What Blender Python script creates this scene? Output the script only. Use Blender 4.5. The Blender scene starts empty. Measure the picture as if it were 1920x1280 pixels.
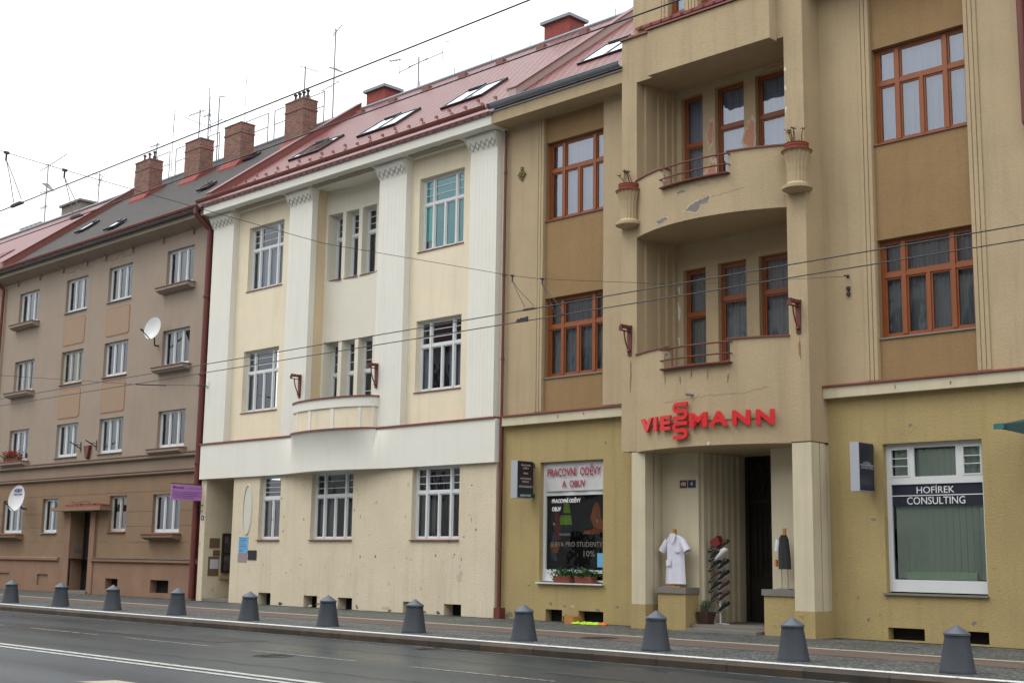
import bpy, math, random
from mathutils import Vector, Matrix
random.seed(7)
C = bpy.context.scene.collection
SC = bpy.context.scene
R_ = math.radians

# ---------------------------------------------------------------- camera
F_PX = 2483.4
yaw, pit, rol = R_(-45.1), R_(9.374), R_(0.8646)
fw = Vector((math.sin(yaw)*math.cos(pit), math.cos(yaw)*math.cos(pit), math.sin(pit)))
rt = Vector((math.cos(yaw), -math.sin(yaw), 0)); up = rt.cross(fw)
r2 = rt*math.cos(rol)+up*math.sin(rol); u2 = -rt*math.sin(rol)+up*math.cos(rol)
cd = bpy.data.cameras.new('camera'); cam = bpy.data.objects.new('camera', cd); C.objects.link(cam)
cd.sensor_fit = 'HORIZONTAL'; cd.sensor_width = 36; cd.lens = 36*F_PX/1920
cd.clip_start = 0.1; cd.clip_end = 2000
m = Matrix((r2, u2, -fw)).transposed().to_4x4(); m.translation = Vector((0, -22.525, 1.36))
cam.matrix_world = m; SC.camera = cam

# ---------------------------------------------------------------- sky and light (overcast)
w = bpy.data.worlds.new('World'); SC.world = w; w.use_nodes = True
nt = w.node_tree; nt.nodes.clear()
out = nt.nodes.new('ShaderNodeOutputWorld'); bg = nt.nodes.new('ShaderNodeBackground')
sky = nt.nodes.new('ShaderNodeTexSky'); sky.sky_type = 'NISHITA'; sky.sun_disc = False
SUN_EL, SUN_AZ = R_(55), R_(215)
sky.sun_elevation = SUN_EL; sky.sun_rotation = SUN_AZ; sky.dust_density = 4; sky.air_density = 1.0
mixw = nt.nodes.new('ShaderNodeMixRGB'); mixw.inputs[0].default_value = 0.93
mixw.inputs[2].default_value = (12.6, 12.7, 12.6, 1)
nt.links.new(sky.outputs[0], mixw.inputs[1])
tc = nt.nodes.new('ShaderNodeTexCoord'); sx = nt.nodes.new('ShaderNodeSeparateXYZ'); nt.links.new(tc.outputs['Generated'], sx.inputs[0])
grd = nt.nodes.new('ShaderNodeMapRange'); grd.inputs[1].default_value = 0; grd.inputs[2].default_value = 1   # overcast sky: brighter towards the zenith
grd.inputs[3].default_value = .78; grd.inputs[4].default_value = 1.9; nt.links.new(sx.outputs[2], grd.inputs[0])
gm = nt.nodes.new('ShaderNodeVectorMath'); gm.operation = 'SCALE'; nt.links.new(mixw.outputs[0], gm.inputs[0]); nt.links.new(grd.outputs[0], gm.inputs['Scale'])
nt.links.new(gm.outputs[0], bg.inputs[0])
bg.inputs[1].default_value = 0.1
nt.links.new(bg.outputs[0], out.inputs[0])
sl = bpy.data.lights.new('sun', 'SUN'); sl.energy = 0.7; sl.angle = R_(25); sl.color = (1, .97, .92)
so = bpy.data.objects.new('sun', sl); C.objects.link(so)
sd = Vector((math.sin(SUN_AZ)*math.cos(SUN_EL), math.cos(SUN_AZ)*math.cos(SUN_EL), math.sin(SUN_EL)))
so.rotation_euler = sd.to_track_quat('Z', 'Y').to_euler(); so.location = (0, 0, 40)
SC.view_settings.view_transform = 'Standard'; SC.view_settings.look = 'None'
SC.view_settings.exposure = 0.16; SC.view_settings.gamma = 1

# ---------------------------------------------------------------- materials
def mat(name, col, rough=.8, var=0., vscale=1.5, bump=0., bscale=30., metal=0., spec=.5, dark=None, stain=0., fine=0., streak=0.):
    """stucco / paint / metal: base colour with soft blotches, fine grain and optional dirt spots"""
    m_ = bpy.data.materials.new(name); m_.use_nodes = True
    n = m_.node_tree.nodes; l = m_.node_tree.links; b = n['Principled BSDF']
    b.inputs['Roughness'].default_value = rough; b.inputs['Metallic'].default_value = metal
    b.inputs['Specular IOR Level'].default_value = spec if rough < .8 else .18   # rough plaster barely shines
    c4 = (*col, 1); b.inputs['Base Color'].default_value = c4
    if not (var or bump or stain or fine or streak): return m_
    geo = n.new('ShaderNodeNewGeometry'); P = geo.outputs['Position']
    cur = None
    def noise(scale, detail=4, rgh=.6, vec=P, dist=0.):
        t = n.new('ShaderNodeTexNoise'); t.inputs['Scale'].default_value = scale
        t.inputs['Detail'].default_value = detail; t.inputs['Roughness'].default_value = rgh
        t.inputs['Distortion'].default_value = dist
        l.new(vec, t.inputs['Vector']); return t.outputs['Fac']
    def ramp(src, a, bb, lo=0, hi=1):
        r = n.new('ShaderNodeMapRange'); r.inputs[1].default_value = a; r.inputs[2].default_value = bb
        r.inputs[3].default_value = lo; r.inputs[4].default_value = hi; l.new(src, r.inputs[0]); return r.outputs[0]
    def mixc(fac, base, c2, blend='MIX'):
        x = n.new('ShaderNodeMixRGB'); x.blend_type = blend
        l.new(fac, x.inputs[0])
        if base is None: x.inputs[1].default_value = c4
        else: l.new(base, x.inputs[1])
        x.inputs[2].default_value = (*c2, 1); return x.outputs[0]
    if var:
        d = dark or tuple(v*.72 for v in col)
        cur = mixc(ramp(noise(vscale, 5), .35, .7, 0, var), cur, d)
    if streak:
        mp = n.new('ShaderNodeMapping'); mp.inputs['Scale'].default_value = (3.2, 3.2, .22); l.new(P, mp.inputs[0])
        cur = mixc(ramp(noise(1.3, 5, .65, mp.outputs[0]), .5, .78, 0, streak), cur, tuple(v*.55 for v in col))
    if fine:
        cur = mixc(ramp(noise(19, 5, .75), .35, .7, 0, fine), cur, tuple(v*.6 for v in col))
    if stain:
        cur = mixc(ramp(noise(5.5, 3, .5), .68, .74, 0, stain), cur, tuple(v*.35 for v in col))
    if cur is not None: l.new(cur, b.inputs['Base Color'])
    if bump:
        bp = n.new('ShaderNodeBump'); bp.inputs['Strength'].default_value = bump; bp.inputs['Distance'].default_value = .012
        l.new(noise(bscale, 4, .65), bp.inputs['Height']); l.new(bp.outputs[0], b.inputs['Normal'])
    return m_

M = {}
M['tan'] = mat('tan_stucco', (.47,.37,.235), .9, .42, .8, .6, 22, fine=.28, streak=.42)
M['tan_dark'] = mat('brown_panel_stucco', (.315,.208,.105), .95, .4, 1.1, .8, 30, fine=.35, streak=.3)
M['yellow'] = mat('yellow_ochre_stucco', (.43,.335,.155), .92, .5, 1.0, .9, 26, fine=.38, stain=.4, streak=.45, dark=(.34,.26,.14))
M['ledge'] = mat('pale_ledge_plaster', (.58,.52,.38), .85, .3, 2, .2, 20, streak=.35)
M['white'] = mat('white_plaster', (.76,.75,.685), .85, .16, .9, .3, 26, fine=.1, streak=.14)
M['cream'] = mat('cream_stucco', (.80,.715,.545), .9, .25, 1.2, .6, 28, fine=.18, streak=.3)
M['cream_low'] = mat('cream_ground_stucco', (.69,.605,.455), .9, .35, .9, .9, 22, fine=.24, stain=.45, streak=.3)
M['cream_deep'] = mat('deep_cream_stucco', (.70,.57,.38), .9, .2, 1.2, .6, 28, fine=.1)
M['niche'] = mat('off_white_niche_plaster', (.75,.72,.62), .9, .2, .9, .3, 26, fine=.1, streak=.14)
M['oval'] = mat('pale_oval_plaster', (.60,.60,.54), .9, .2, 3)
M['grey'] = mat('taupe_stucco', (.355,.29,.235), .95, .3, .9, .6, 30, fine=.28, streak=.3)
M['greydark'] = mat('taupe_frieze_stucco', (.29,.23,.175), .95, .35, 1.2, .6, 30, fine=.25)
M['brown'] = mat('ornamented_brown_stucco', (.27,.185,.12), .95, .4, 1.4, 1.0, 14, fine=.35, stain=.3, streak=.2)
M['orange'] = mat('plinth_render', (.29,.18,.125), .95, .6, 1.0, .6, 20, fine=.25, stain=.3, dark=(.19,.12,.09))
M['spandrel'] = mat('ochre_spandrel_stucco', (.35,.255,.18), .95, .2, 2, .4, 30, fine=.2)
M['redpaint'] = mat('dark_red_painted_metal', (.14,.030,.024), .55, .45, 3, 0, dark=(.08,.024,.02))
M['gutter_red'] = mat('red_gutter_metal', (.21,.058,.044), .42, .4, 3, dark=(.13,.04,.032))
M['gutter_grey'] = mat('grey_gutter_metal', (.20,.23,.26), .35, .3, 3)
M['copper'] = mat('brown_red_flashing', (.19,.058,.045), .5, .4, 4)
M['redsign'] = mat('red_letter_enamel', (.62,.022,.028), .35, .15, 5)
M['whiteframe'] = mat('white_window_paint', (.62,.65,.66), .45, .12, 4)
M['greyframe'] = mat('greyed_window_paint', (.50,.49,.43), .6, .3, 6)
M['woodframe'] = mat('orange_brown_window_wood', (.25,.070,.018), .45, .4, 8, dark=(.16,.042,.012))
M['sill_grey'] = mat('grey_metal_sill', (.20,.20,.20), .5, .3, 6)
M['curtain'] = mat('white_net_curtain', (.42,.48,.60), .95)
M['curtain_dim'] = mat('grey_net_curtain', (.34,.35,.36), .95)
M['curtain_warm'] = mat('cream_curtain', (.40,.34,.25), .95)
M['blind'] = mat('turquoise_blind', (.01,.68,.58), .7)
M['blind_pale'] = mat('pale_turquoise_blind', (.06,.56,.52), .8, .4, 2, dark=(.03,.34,.34))
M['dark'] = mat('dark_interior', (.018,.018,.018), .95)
M['darkwood'] = mat('dark_door_wood', (.022,.016,.013), .55, .4, 4)
M['greywood'] = mat('worn_brown_door', (.055,.04,.03), .7, .4, 4)
M['concrete'] = mat('grey_concrete', (.20,.185,.165), .9, .4, 3, .6, 20, stain=.3)
M['baretan'] = mat('bare_grey_render', (.22,.20,.18), .95, .5, 9, 1.0, 25)
M['barepink'] = mat('bare_pink_plaster', (.50,.25,.18), .95, .5, 9, .6, 25)
M['barewhite'] = mat('exposed_white_render', (.62,.62,.60), .95, .4, 9)
M['crackdark'] = mat('crack_shadow', (.17,.13,.09), .95)
M['groove_shade'] = mat('groove_shade_grey', (.42,.42,.38), .9)  # grey colour stands in for shade along the capitals' zigzag
M['rimtan'] = mat('chipped_plaster_edge', (.52,.46,.36), .9, .3, 12)
M['rust'] = mat('rust_streak', (.30,.16,.09), .95, .5, 6)
M['bollard'] = mat('grey_bollard_paint', (.036,.045,.060), .6, .6, 5, .5, 45, fine=.35, stain=.35, streak=.5)
M['bollard_cap'] = mat('bollard_cap_paint', (.075,.09,.118), .42, .3, 6)
M['wire'] = mat('dark_cable', (.03,.03,.035), .5)
M['steel'] = mat('galvanised_steel', (.20,.22,.25), .45, metal=.4)
M['dish'] = mat('white_dish_enamel', (.60,.61,.62), .4, .15, 4)
M['blue'] = mat('navy_lettering', (.03,.03,.22), .5)
M['navy'] = mat('navy_sign_panel', (.018,.02,.038), .3)
M['black'] = mat('black_plastic', (.012,.012,.014), .4)
M['silver'] = mat('silver_sign_casing', (.42,.45,.50), .4, metal=.3)
M['whitetext'] = mat('white_lettering', (.72,.74,.76), .5)
M['pinktext'] = mat('pale_pink_lettering', (.62,.48,.46), .5)
M['chalk'] = mat('chalk_lettering', (.20,.185,.16), .8)
M['maroon'] = mat('maroon_lettering', (.28,.012,.035), .6)
M['banner'] = mat('white_vinyl_banner', (.52,.51,.52), .6, .3, 5, .5, 6)
M['purple'] = mat('purple_sign_board', (.42,.19,.50), .5, .15, 4)
M['purpletext'] = mat('dark_purple_lettering', (.09,.012,.14), .5)
M['skyblue'] = mat('light_blue_notice', (.13,.40,.66), .5, .1, 5)
M['mauve'] = mat('mauve_grey_plate', (.27,.22,.25), .5)
M['bronze'] = mat('dull_bronze_plate', (.16,.10,.055), .5, .3, 5)
M['paper'] = mat('paper_notice', (.50,.52,.60), .7, .1, 5)
M['platered'] = mat('enamel_plate_red', (.09,.025,.025), .35)
M['plateblue'] = mat('enamel_plate_blue', (.012,.022,.09), .35)
M['terracotta'] = mat('terracotta', (.26,.07,.045), .8, .3, 8)
M['flowerbox'] = mat('reddish_plastic_box', (.25,.065,.045), .55)
M['twig'] = mat('dry_plant_stem', (.07,.05,.03), .9)
M['leaf'] = mat('green_leaf', (.035,.10,.022), .6, .5, 30, dark=(.015,.05,.012))
M['leafdull'] = mat('grey_green_leaf', (.06,.09,.045), .7, .4, 30)
M['petal'] = mat('red_petal', (.42,.015,.02), .6)
M['hivis'] = mat('yellow_green_fabric', (.40,.70,.04), .8, .45, 14, dark=(.22,.42,.05))
M['orangecloth'] = mat('orange_fabric', (.60,.17,.04), .8, .3, 10)
M['redcloth'] = mat('red_fabric', (.32,.03,.025), .8)
M['bluecloth'] = mat('blue_fabric', (.12,.22,.40), .8)
M['whitecloth'] = mat('white_cotton', (.66,.66,.76), .9, .12, 6, .6, 9)
M['greycloth'] = mat('dark_grey_cloth', (.042,.042,.046), .95)
M['wood'] = mat('varnished_wood', (.42,.19,.05), .5, .3, 12)
M['shoebrown'] = mat('brown_leather', (.06,.03,.02), .5)
M['shoeblack'] = mat('black_leather', (.012,.012,.014), .35)
M['shoered'] = mat('red_card', (.17,.015,.015), .6)
M['shoewhite'] = mat('white_leather', (.70,.70,.70), .5)
M['radiator'] = mat('pale_green_radiator', (.6,.75,.58), .5)
M['strip'] = mat('vertical_blind_fabric', (.72,.82,.74), .9)
M['awning'] = mat('dark_green_awning', (.012,.045,.045), .7)
M['awnhem'] = mat('teal_awning_hem', (.02,.14,.15), .7)
M['olive'] = mat('olive_ornament', (.20,.17,.08), .8, .5, 30)
M['redoutline'] = mat('brick_outline', (.36,.15,.085), .9)
M['iron'] = mat('cast_iron', (.035,.03,.028), .7, .4, 20)

def glass(name, tint, refl=1.0, base=.04):
    m_ = bpy.data.materials.new(name); m_.use_nodes = True
    n = m_.node_tree.nodes; l = m_.node_tree.links; n.clear()
    o = n.new('ShaderNodeOutputMaterial'); mx = n.new('ShaderNodeMixShader')
    t = n.new('ShaderNodeBsdfTransparent'); t.inputs[0].default_value = (*tint, 1)
    g = n.new('ShaderNodeBsdfGlossy'); g.inputs['Roughness'].default_value = .02
    g.inputs[0].default_value = (.85, .9, 1, 1)
    f = n.new('ShaderNodeFresnel'); f.inputs[0].default_value = 1.5
    a = n.new('ShaderNodeMath'); a.operation = 'MULTIPLY_ADD'; a.inputs[1].default_value = refl; a.inputs[2].default_value = base
    geo = n.new('ShaderNodeNewGeometry'); tn = n.new('ShaderNodeTexNoise'); tn.inputs['Scale'].default_value = 1.7
    bp = n.new('ShaderNodeBump'); bp.inputs['Strength'].default_value = .25; bp.inputs['Distance'].default_value = .02
    l.new(geo.outputs['Position'], tn.inputs[0]); l.new(tn.outputs['Fac'], bp.inputs['Height']); l.new(bp.outputs[0], g.inputs['Normal'])
    l.new(f.outputs[0], a.inputs[0]); l.new(a.outputs[0], mx.inputs[0]); l.new(t.outputs[0], mx.inputs[1]); l.new(g.outputs[0], mx.inputs[2])
    l.new(mx.outputs[0], o.inputs[0]); return m_
M['glass'] = glass('window_glass', (.84,.88,.9), 1.5, .03)
M['glass_clear'] = glass('clear_window_glass', (.92,.95,.95), .5, .01)
M['glass_sky'] = glass('window_glass_bright', (.75,.8,.85), 2.2, .10)
M['glass_dark'] = glass('shop_glass', (.80,.84,.82), .9, .015)
M['skyglass'] = glass('skylight_glass', (.3,.32,.35), 1.0, .7)

def roofmat(name, c1, c2, mortar, sx=.30, sy=.33, rough=.45, bumpd=.03, msize=.02, blotch=None):
    m_ = bpy.data.materials.new(name); m_.use_nodes = True
    n = m_.node_tree.nodes; l = m_.node_tree.links; b = n['Principled BSDF']
    geo = n.new('ShaderNodeNewGeometry'); mp = n.new('ShaderNodeMapping')
    mp.inputs['Scale'].default_value = (1, 1.27, 0); l.new(geo.outputs['Position'], mp.inputs[0])
    br = n.new('ShaderNodeTexBrick'); br.inputs['Scale'].default_value = 1; br.offset = .5
    br.inputs['Brick Width'].default_value = sx; br.inputs['Row Height'].default_value = sy
    br.inputs['Mortar Size'].default_value = msize; br.inputs['Mortar Smooth'].default_value = .3
    br.inputs['Color1'].default_value = (*c1, 1); br.inputs['Color2'].default_value = (*c2, 1); br.inputs['Mortar'].default_value = (*mortar, 1)
    l.new(mp.outputs[0], br.inputs['Vector'])
    no = n.new('ShaderNodeTexNoise'); no.inputs['Scale'].default_value = .9; no.inputs['Detail'].default_value = 6; l.new(geo.outputs['Position'], no.inputs[0])
    mr = n.new('ShaderNodeMapRange'); mr.inputs[1].default_value = .42; mr.inputs[2].default_value = .68; mr.inputs[4].default_value = .55; l.new(no.outputs['Fac'], mr.inputs[0])
    mx = n.new('ShaderNodeMixRGB'); l.new(mr.outputs[0], mx.inputs[0]); l.new(br.outputs['Color'], mx.inputs[1])
    mx.inputs[2].default_value = (*(blotch or tuple(v*.75 for v in c1)), 1); l.new(mx.outputs[0], b.inputs['Base Color'])
    b.inputs['Roughness'].default_value = rough; b.inputs['Specular IOR Level'].default_value = .28
    bp = n.new('ShaderNodeBump'); bp.inputs['Strength'].default_value = .7; bp.inputs['Distance'].default_value = bumpd; bp.invert = True
    l.new(br.outputs['Fac'], bp.inputs['Height']); l.new(bp.outputs[0], b.inputs['Normal']); return m_
M['roof_red'] = roofmat('red_clay_tiles', (.185,.048,.050), (.225,.062,.062), (.04,.010,.010), .29, .34, .42, .035, .045)
M['roof_red_bright'] = roofmat('bright_red_tiles', (.19,.042,.040), (.22,.05,.046), (.045,.012,.012), .29, .34, .44, .035, .045)
M['roof_grey'] = roofmat('grey_slate', (.036,.033,.034), (.050,.046,.045), (.02,.019,.019), .35, .22, .75, .012, .012, blotch=(.045,.037,.028))
M['roof_old'] = roofmat('old_dull_red_tiles', (.20,.065,.06), (.16,.05,.05), (.10,.03,.03), .2, .16, .6, .015, .02)
M['roof_sheet'] = mat('red_metal_sheet', (.15,.045,.05), .5, .25, 1.2)

def brickmat(name, c1, c2, mortar, axis='xz', sc=.08):
    m_ = bpy.data.materials.new(name); m_.use_nodes = True
    n = m_.node_tree.nodes; l = m_.node_tree.links; b = n['Principled BSDF']
    geo = n.new('ShaderNodeNewGeometry'); sp = n.new('ShaderNodeSeparateXYZ'); l.new(geo.outputs['Position'], sp.inputs[0])
    ad = n.new('ShaderNodeMath'); ad.operation = 'ADD'; l.new(sp.outputs[0], ad.inputs[0]); l.new(sp.outputs[1], ad.inputs[1])
    cb = n.new('ShaderNodeCombineXYZ'); l.new(ad.outputs[0], cb.inputs[0]); l.new(sp.outputs[2], cb.inputs[1])
    br = n.new('ShaderNodeTexBrick'); br.inputs['Scale'].default_value = 1
    br.inputs['Brick Width'].default_value = .26; br.inputs['Row Height'].default_value = sc; br.inputs['Mortar Size'].default_value = .009
    br.inputs['Color1'].default_value = (*c1, 1); br.inputs['Color2'].default_value = (*c2, 1); br.inputs['Mortar'].default_value = (*mortar, 1)
    l.new(cb.outputs[0], br.inputs['Vector'])
    no = n.new('ShaderNodeTexNoise'); no.inputs['Scale'].default_value = 5; no.inputs['Detail'].default_value = 5; l.new(geo.outputs['Position'], no.inputs[0])
    mx = n.new('ShaderNodeMixRGB'); mx.blend_type = 'MULTIPLY'; mx.inputs[0].default_value = .7
    l.new(br.outputs['Color'], mx.inputs[1]); l.new(no.outputs['Color'], mx.inputs[2])
    hs = n.new('ShaderNodeHueSaturation'); hs.inputs['Value'].default_value = 1.6; hs.inputs['Saturation'].default_value = .95; l.new(mx.outputs[0], hs.inputs['Color'])
    l.new(hs.outputs[0], b.inputs['Base Color']); b.inputs['Roughness'].default_value = .9
    bp = n.new('ShaderNodeBump'); bp.inputs['Strength'].default_value = .6; bp.inputs['Distance'].default_value = .01; bp.invert = True
    l.new(br.outputs['Fac'], bp.inputs['Height']); l.new(bp.outputs[0], b.inputs['Normal']); return m_
M['brick'] = brickmat('weathered_brick', (.22,.085,.058), (.13,.055,.042), (.20,.16,.13))
M['brick_red'] = brickmat('new_red_brick', (.27,.045,.032), (.22,.038,.028), (.20,.05,.04))

def groundmat(name, kind):
    m_ = bpy.data.materials.new(name); m_.use_nodes = True
    n = m_.node_tree.nodes; l = m_.node_tree.links; b = n['Principled BSDF']
    geo = n.new('ShaderNodeNewGeometry'); P = geo.outputs['Position']
    def noise(s, d=5, sc=None):
        t = n.new('ShaderNodeTexNoise'); t.inputs['Scale'].default_value = s; t.inputs['Detail'].default_value = d
        if sc:
            mp = n.new('ShaderNodeMapping'); mp.inputs['Scale'].default_value = sc; l.new(P, mp.inputs[0]); l.new(mp.outputs[0], t.inputs[0])
        else: l.new(P, t.inputs[0])
        return t.outputs['Fac']
    def cr(src, stops):
        r = n.new('ShaderNodeValToRGB'); e = r.color_ramp.elements
        e[0].position, e[0].color = stops[0][0], (*stops[0][1], 1); e[1].position, e[1].color = stops[-1][0], (*stops[-1][1], 1)
        for p_, c_ in stops[1:-1]:
            q = e.new(p_); q.color = (*c_, 1)
        l.new(src, r.inputs[0]); return r.outputs[0]
    if kind in ('asphalt', 'asphalt_blue'):
        c = cr(noise(1.1, 6, (.18, 1, 1)), [(.3, (.014,.023,.029)), (.7, (.025,.037,.045))] if kind == 'asphalt' else [(.3, (.024,.036,.046)), (.7, (.036,.050,.062))])
        g = n.new('ShaderNodeMixRGB'); g.blend_type = 'OVERLAY'; g.inputs[0].default_value = .5; l.new(c, g.inputs[1]); l.new(noise(90, 2), g.inputs[2])
        l.new(g.outputs[0], b.inputs['Base Color'])
        rr = n.new('ShaderNodeMapRange'); rr.inputs[1].default_value = .3; rr.inputs[2].default_value = .7; rr.inputs[3].default_value = .24; rr.inputs[4].default_value = .42
        l.new(noise(.8, 4, (.12, 1, 1)), rr.inputs[0]); l.new(rr.outputs[0], b.inputs['Roughness'])
        bp = n.new('ShaderNodeBump'); bp.inputs['Strength'].default_value = .35; bp.inputs['Distance'].default_value = .006; l.new(noise(110, 3), bp.inputs['Height']); l.new(bp.outputs[0], b.inputs['Normal'])
    elif kind == 'cobble':
        v = n.new('ShaderNodeTexVoronoi'); v.feature = 'DISTANCE_TO_EDGE'; v.inputs['Scale'].default_value = 11; l.new(P, v.inputs[0])
        v2 = n.new('ShaderNodeTexVoronoi'); v2.inputs['Scale'].default_value = 11; l.new(P, v2.inputs[0])
        c = cr(v2.outputs['Color'], [(.2, (.075,.085,.088)), (.8, (.15,.165,.16))])
        mr = n.new('ShaderNodeMapRange'); mr.inputs[1].default_value = .02; mr.inputs[2].default_value = .10; l.new(v.outputs[0], mr.inputs[0])
        mx = n.new('ShaderNodeMixRGB'); l.new(mr.outputs[0], mx.inputs[0]); mx.inputs[1].default_value = (.02,.02,.02,1); l.new(c, mx.inputs[2])
        m2 = n.new('ShaderNodeMixRGB'); m2.blend_type = 'MULTIPLY'; m2.inputs[0].default_value = .6; l.new(mx.outputs[0], m2.inputs[1]); l.new(cr(noise(.9, 5), [(.35, (.5,.5,.48)), (.65, (1,1,1))]), m2.inputs[2])
        l.new(m2.outputs[0], b.inputs['Base Color']); b.inputs['Roughness'].default_value = .6
        bp = n.new('ShaderNodeBump'); bp.inputs['Strength'].default_value = .8; bp.inputs['Distance'].default_value = .015; l.new(mr.outputs[0], bp.inputs['Height']); l.new(bp.outputs[0], b.inputs['Normal'])
    elif kind == 'brownstrip':
        c = cr(noise(2.2, 6, (.3, 1, 1)), [(.3, (.075,.052,.042)), (.7, (.12,.088,.072))]); l.new(c, b.inputs['Base Color']); b.inputs['Roughness'].default_value = .75
    elif kind == 'kerb':
        br = n.new('ShaderNodeTexBrick'); br.inputs['Scale'].default_value = 1; br.inputs['Brick Width'].default_value = 1.25; br.inputs['Row Height'].default_value = 9
        br.inputs['Mortar Size'].default_value = .02; br.inputs['Color1'].default_value = (.085,.055,.034,1); br.inputs['Color2'].default_value = (.034,.026,.019,1); br.inputs['Mortar'].default_value = (.02,.015,.012,1)
        l.new(P, br.inputs[0])
        mx = n.new('ShaderNodeMixRGB'); mx.blend_type = 'MULTIPLY'; mx.inputs[0].default_value = .8; l.new(br.outputs[0], mx.inputs[1]); l.new(cr(noise(3, 6), [(.35, (.45,.45,.42)), (.65, (1,1,1))]), mx.inputs[2])
        l.new(mx.outputs[0], b.inputs['Base Color']); b.inputs['Roughness'].default_value = .7
    elif kind in ('paint', 'paint_old', 'paint_cream', 'paint_lane'):
        base, lo = {'paint': ((.60,.63,.64), .42), 'paint_old': ((.33,.32,.28), .52), 'paint_cream': ((.36,.32,.25), .40), 'paint_lane': ((.40,.41,.39), .44)}[kind]
        l.new(cr(noise(9, 6), [(lo-.1, (.10,.10,.095)), (lo, base)]), b.inputs['Base Color']); b.inputs['Roughness'].default_value = .6
    return m_
for k in ('asphalt', 'asphalt_blue', 'cobble', 'brownstrip', 'kerb', 'paint', 'paint_old', 'paint_cream', 'paint_lane'): M[k] = groundmat(k+'_ground', k)

# ---------------------------------------------------------------- mesh helpers
ORI = {}
class MB:
    def __init__(s): s.v = []; s.f = []
    def quad(s, *p):
        i = len(s.v); s.v += [tuple(q) for q in p]; s.f.append(tuple(range(i, i+len(p)))); return s
    def box(s, x0, x1, y0, y1, z0, z1):
        i = len(s.v); x0, x1 = sorted((x0, x1)); y0, y1 = sorted((y0, y1)); z0, z1 = sorted((z0, z1))
        s.v += [(x0,y0,z0),(x1,y0,z0),(x1,y1,z0),(x0,y1,z0),(x0,y0,z1),(x1,y0,z1),(x1,y1,z1),(x0,y1,z1)]
        s.f += [tuple(i+k for k in q) for q in ((0,3,2,1),(4,5,6,7),(0,1,5,4),(1,2,6,5),(2,3,7,6),(3,0,4,7))]; return s
    def prism(s, prof, axis, a, b):
        """prof: list of 2D points; axis 'x': (y,z) extruded in x; 'z': (x,y) extruded in z; 'y': (x,z)"""
        n = len(prof); i = len(s.v)
        def pt(p, t): return {'x': (t, p[0], p[1]), 'y': (p[0], t, p[1]), 'z': (p[0], p[1], t)}[axis]
        s.v += [pt(p, a) for p in prof]+[pt(p, b) for p in prof]
        for k in range(n): s.f.append((i+k, i+(k+1) % n, i+n+(k+1) % n, i+n+k))
        s.f.append(tuple(i+k for k in range(n))[::-1]); s.f.append(tuple(i+n+k for k in range(n))); return s
    def tube(s, p, q, r=.02, n=6, r2=None, caps=True):
        p = Vector(p); q = Vector(q); d = (q-p)
        if d.length < 1e-6: return s
        d.normalize(); a = d.orthogonal().normalized(); b = d.cross(a); r2 = r if r2 is None else r2; i = len(s.v)
        for c, rr in ((p, r), (q, r2)):
            for k in range(n):
                t = 2*math.pi*k/n; s.v.append(tuple(c+(a*math.cos(t)+b*math.sin(t))*rr))
        for k in range(n): s.f.append((i+k, i+(k+1) % n, i+n+(k+1) % n, i+n+k))
        if caps: s.f.append(tuple(i+k for k in range(n))[::-1]); s.f.append(tuple(i+n+k for k in range(n)))
        return s
    def path(s, pts, r=.02, n=6):
        for a, b in zip(pts, pts[1:]): s.tube(a, b, r, n)
        return s
    def lathe(s, c, prof, n=24, sx=1, sy=1):
        i = len(s.v); m_ = len(prof)
        for r, z in prof:
            for k in range(n):
                t = 2*math.pi*k/n; s.v.append((c[0]+r*sx*math.cos(t), c[1]+r*sy*math.sin(t), c[2]+z))
        for j in range(m_-1):
            for k in range(n): s.f.append((i+j*n+k, i+j*n+(k+1) % n, i+(j+1)*n+(k+1) % n, i+(j+1)*n+k))
        s.f.append(tuple(i+k for k in range(n))[::-1]); s.f.append(tuple(i+(m_-1)*n+k for k in range(n))); return s
    def wall(s, x0, x1, z0, z1, holes, y, depth, back=False):
        xs = sorted({x0, x1, *[min(max(h[k], x0), x1) for h in holes for k in (0, 1)]})
        zs = sorted({z0, z1, *[min(max(h[k], z0), z1) for h in holes for k in (2, 3)]})
        for a, b in zip(xs, xs[1:]):
            for c, d in zip(zs, zs[1:]):
                mx, mz = (a+b)/2, (c+d)/2
                if any(h[0] < mx < h[1] and h[2] < mz < h[3] for h in holes): continue
                s.quad((a,y,c),(b,y,c),(b,y,d),(a,y,d))
        for h in holes:
            a, b, c, d = h[:4]; yy = y+(h[4] if len(h) > 4 else depth)
            s.quad((a,y,c),(a,y,d),(a,yy,d),(a,yy,c)); s.quad((b,y,c),(b,yy,c),(b,yy,d),(b,y,d))
            s.quad((a,y,d),(b,y,d),(b,yy,d),(a,yy,d))
            if c > z0+.001: s.quad((a,y,c),(a,yy,c),(b,yy,c),(b,y,c))
        return s
    def build(s, name, material, parent=None, smooth=False, ang=40):
        me = bpy.data.meshes.new(name)
        off = ORI.get(parent.name, Vector((0,0,0))) if parent else Vector((0,0,0))
        me.from_pydata([(x-off.x, y-off.y, z-off.z) for x, y, z in s.v], [], s.f)
        me.materials.append(M[material] if isinstance(material, str) else material)
        if smooth:
            me.polygons.foreach_set('use_smooth', [True]*len(me.polygons))
            try: me.set_sharp_from_angle(angle=R_(ang))
            except Exception: pass
        me.validate(); me.update()
        o = bpy.data.objects.new(name, me); C.objects.link(o)
        if parent: o.parent = parent
        ORI[o.name] = off.copy(); return o
def tag(o, label=None, cat=None, group=None, kind=None):
    if label: o['label'] = label
    if cat: o['category'] = cat
    if group: o['group'] = group
    if kind: o['kind'] = kind
    return o
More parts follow.
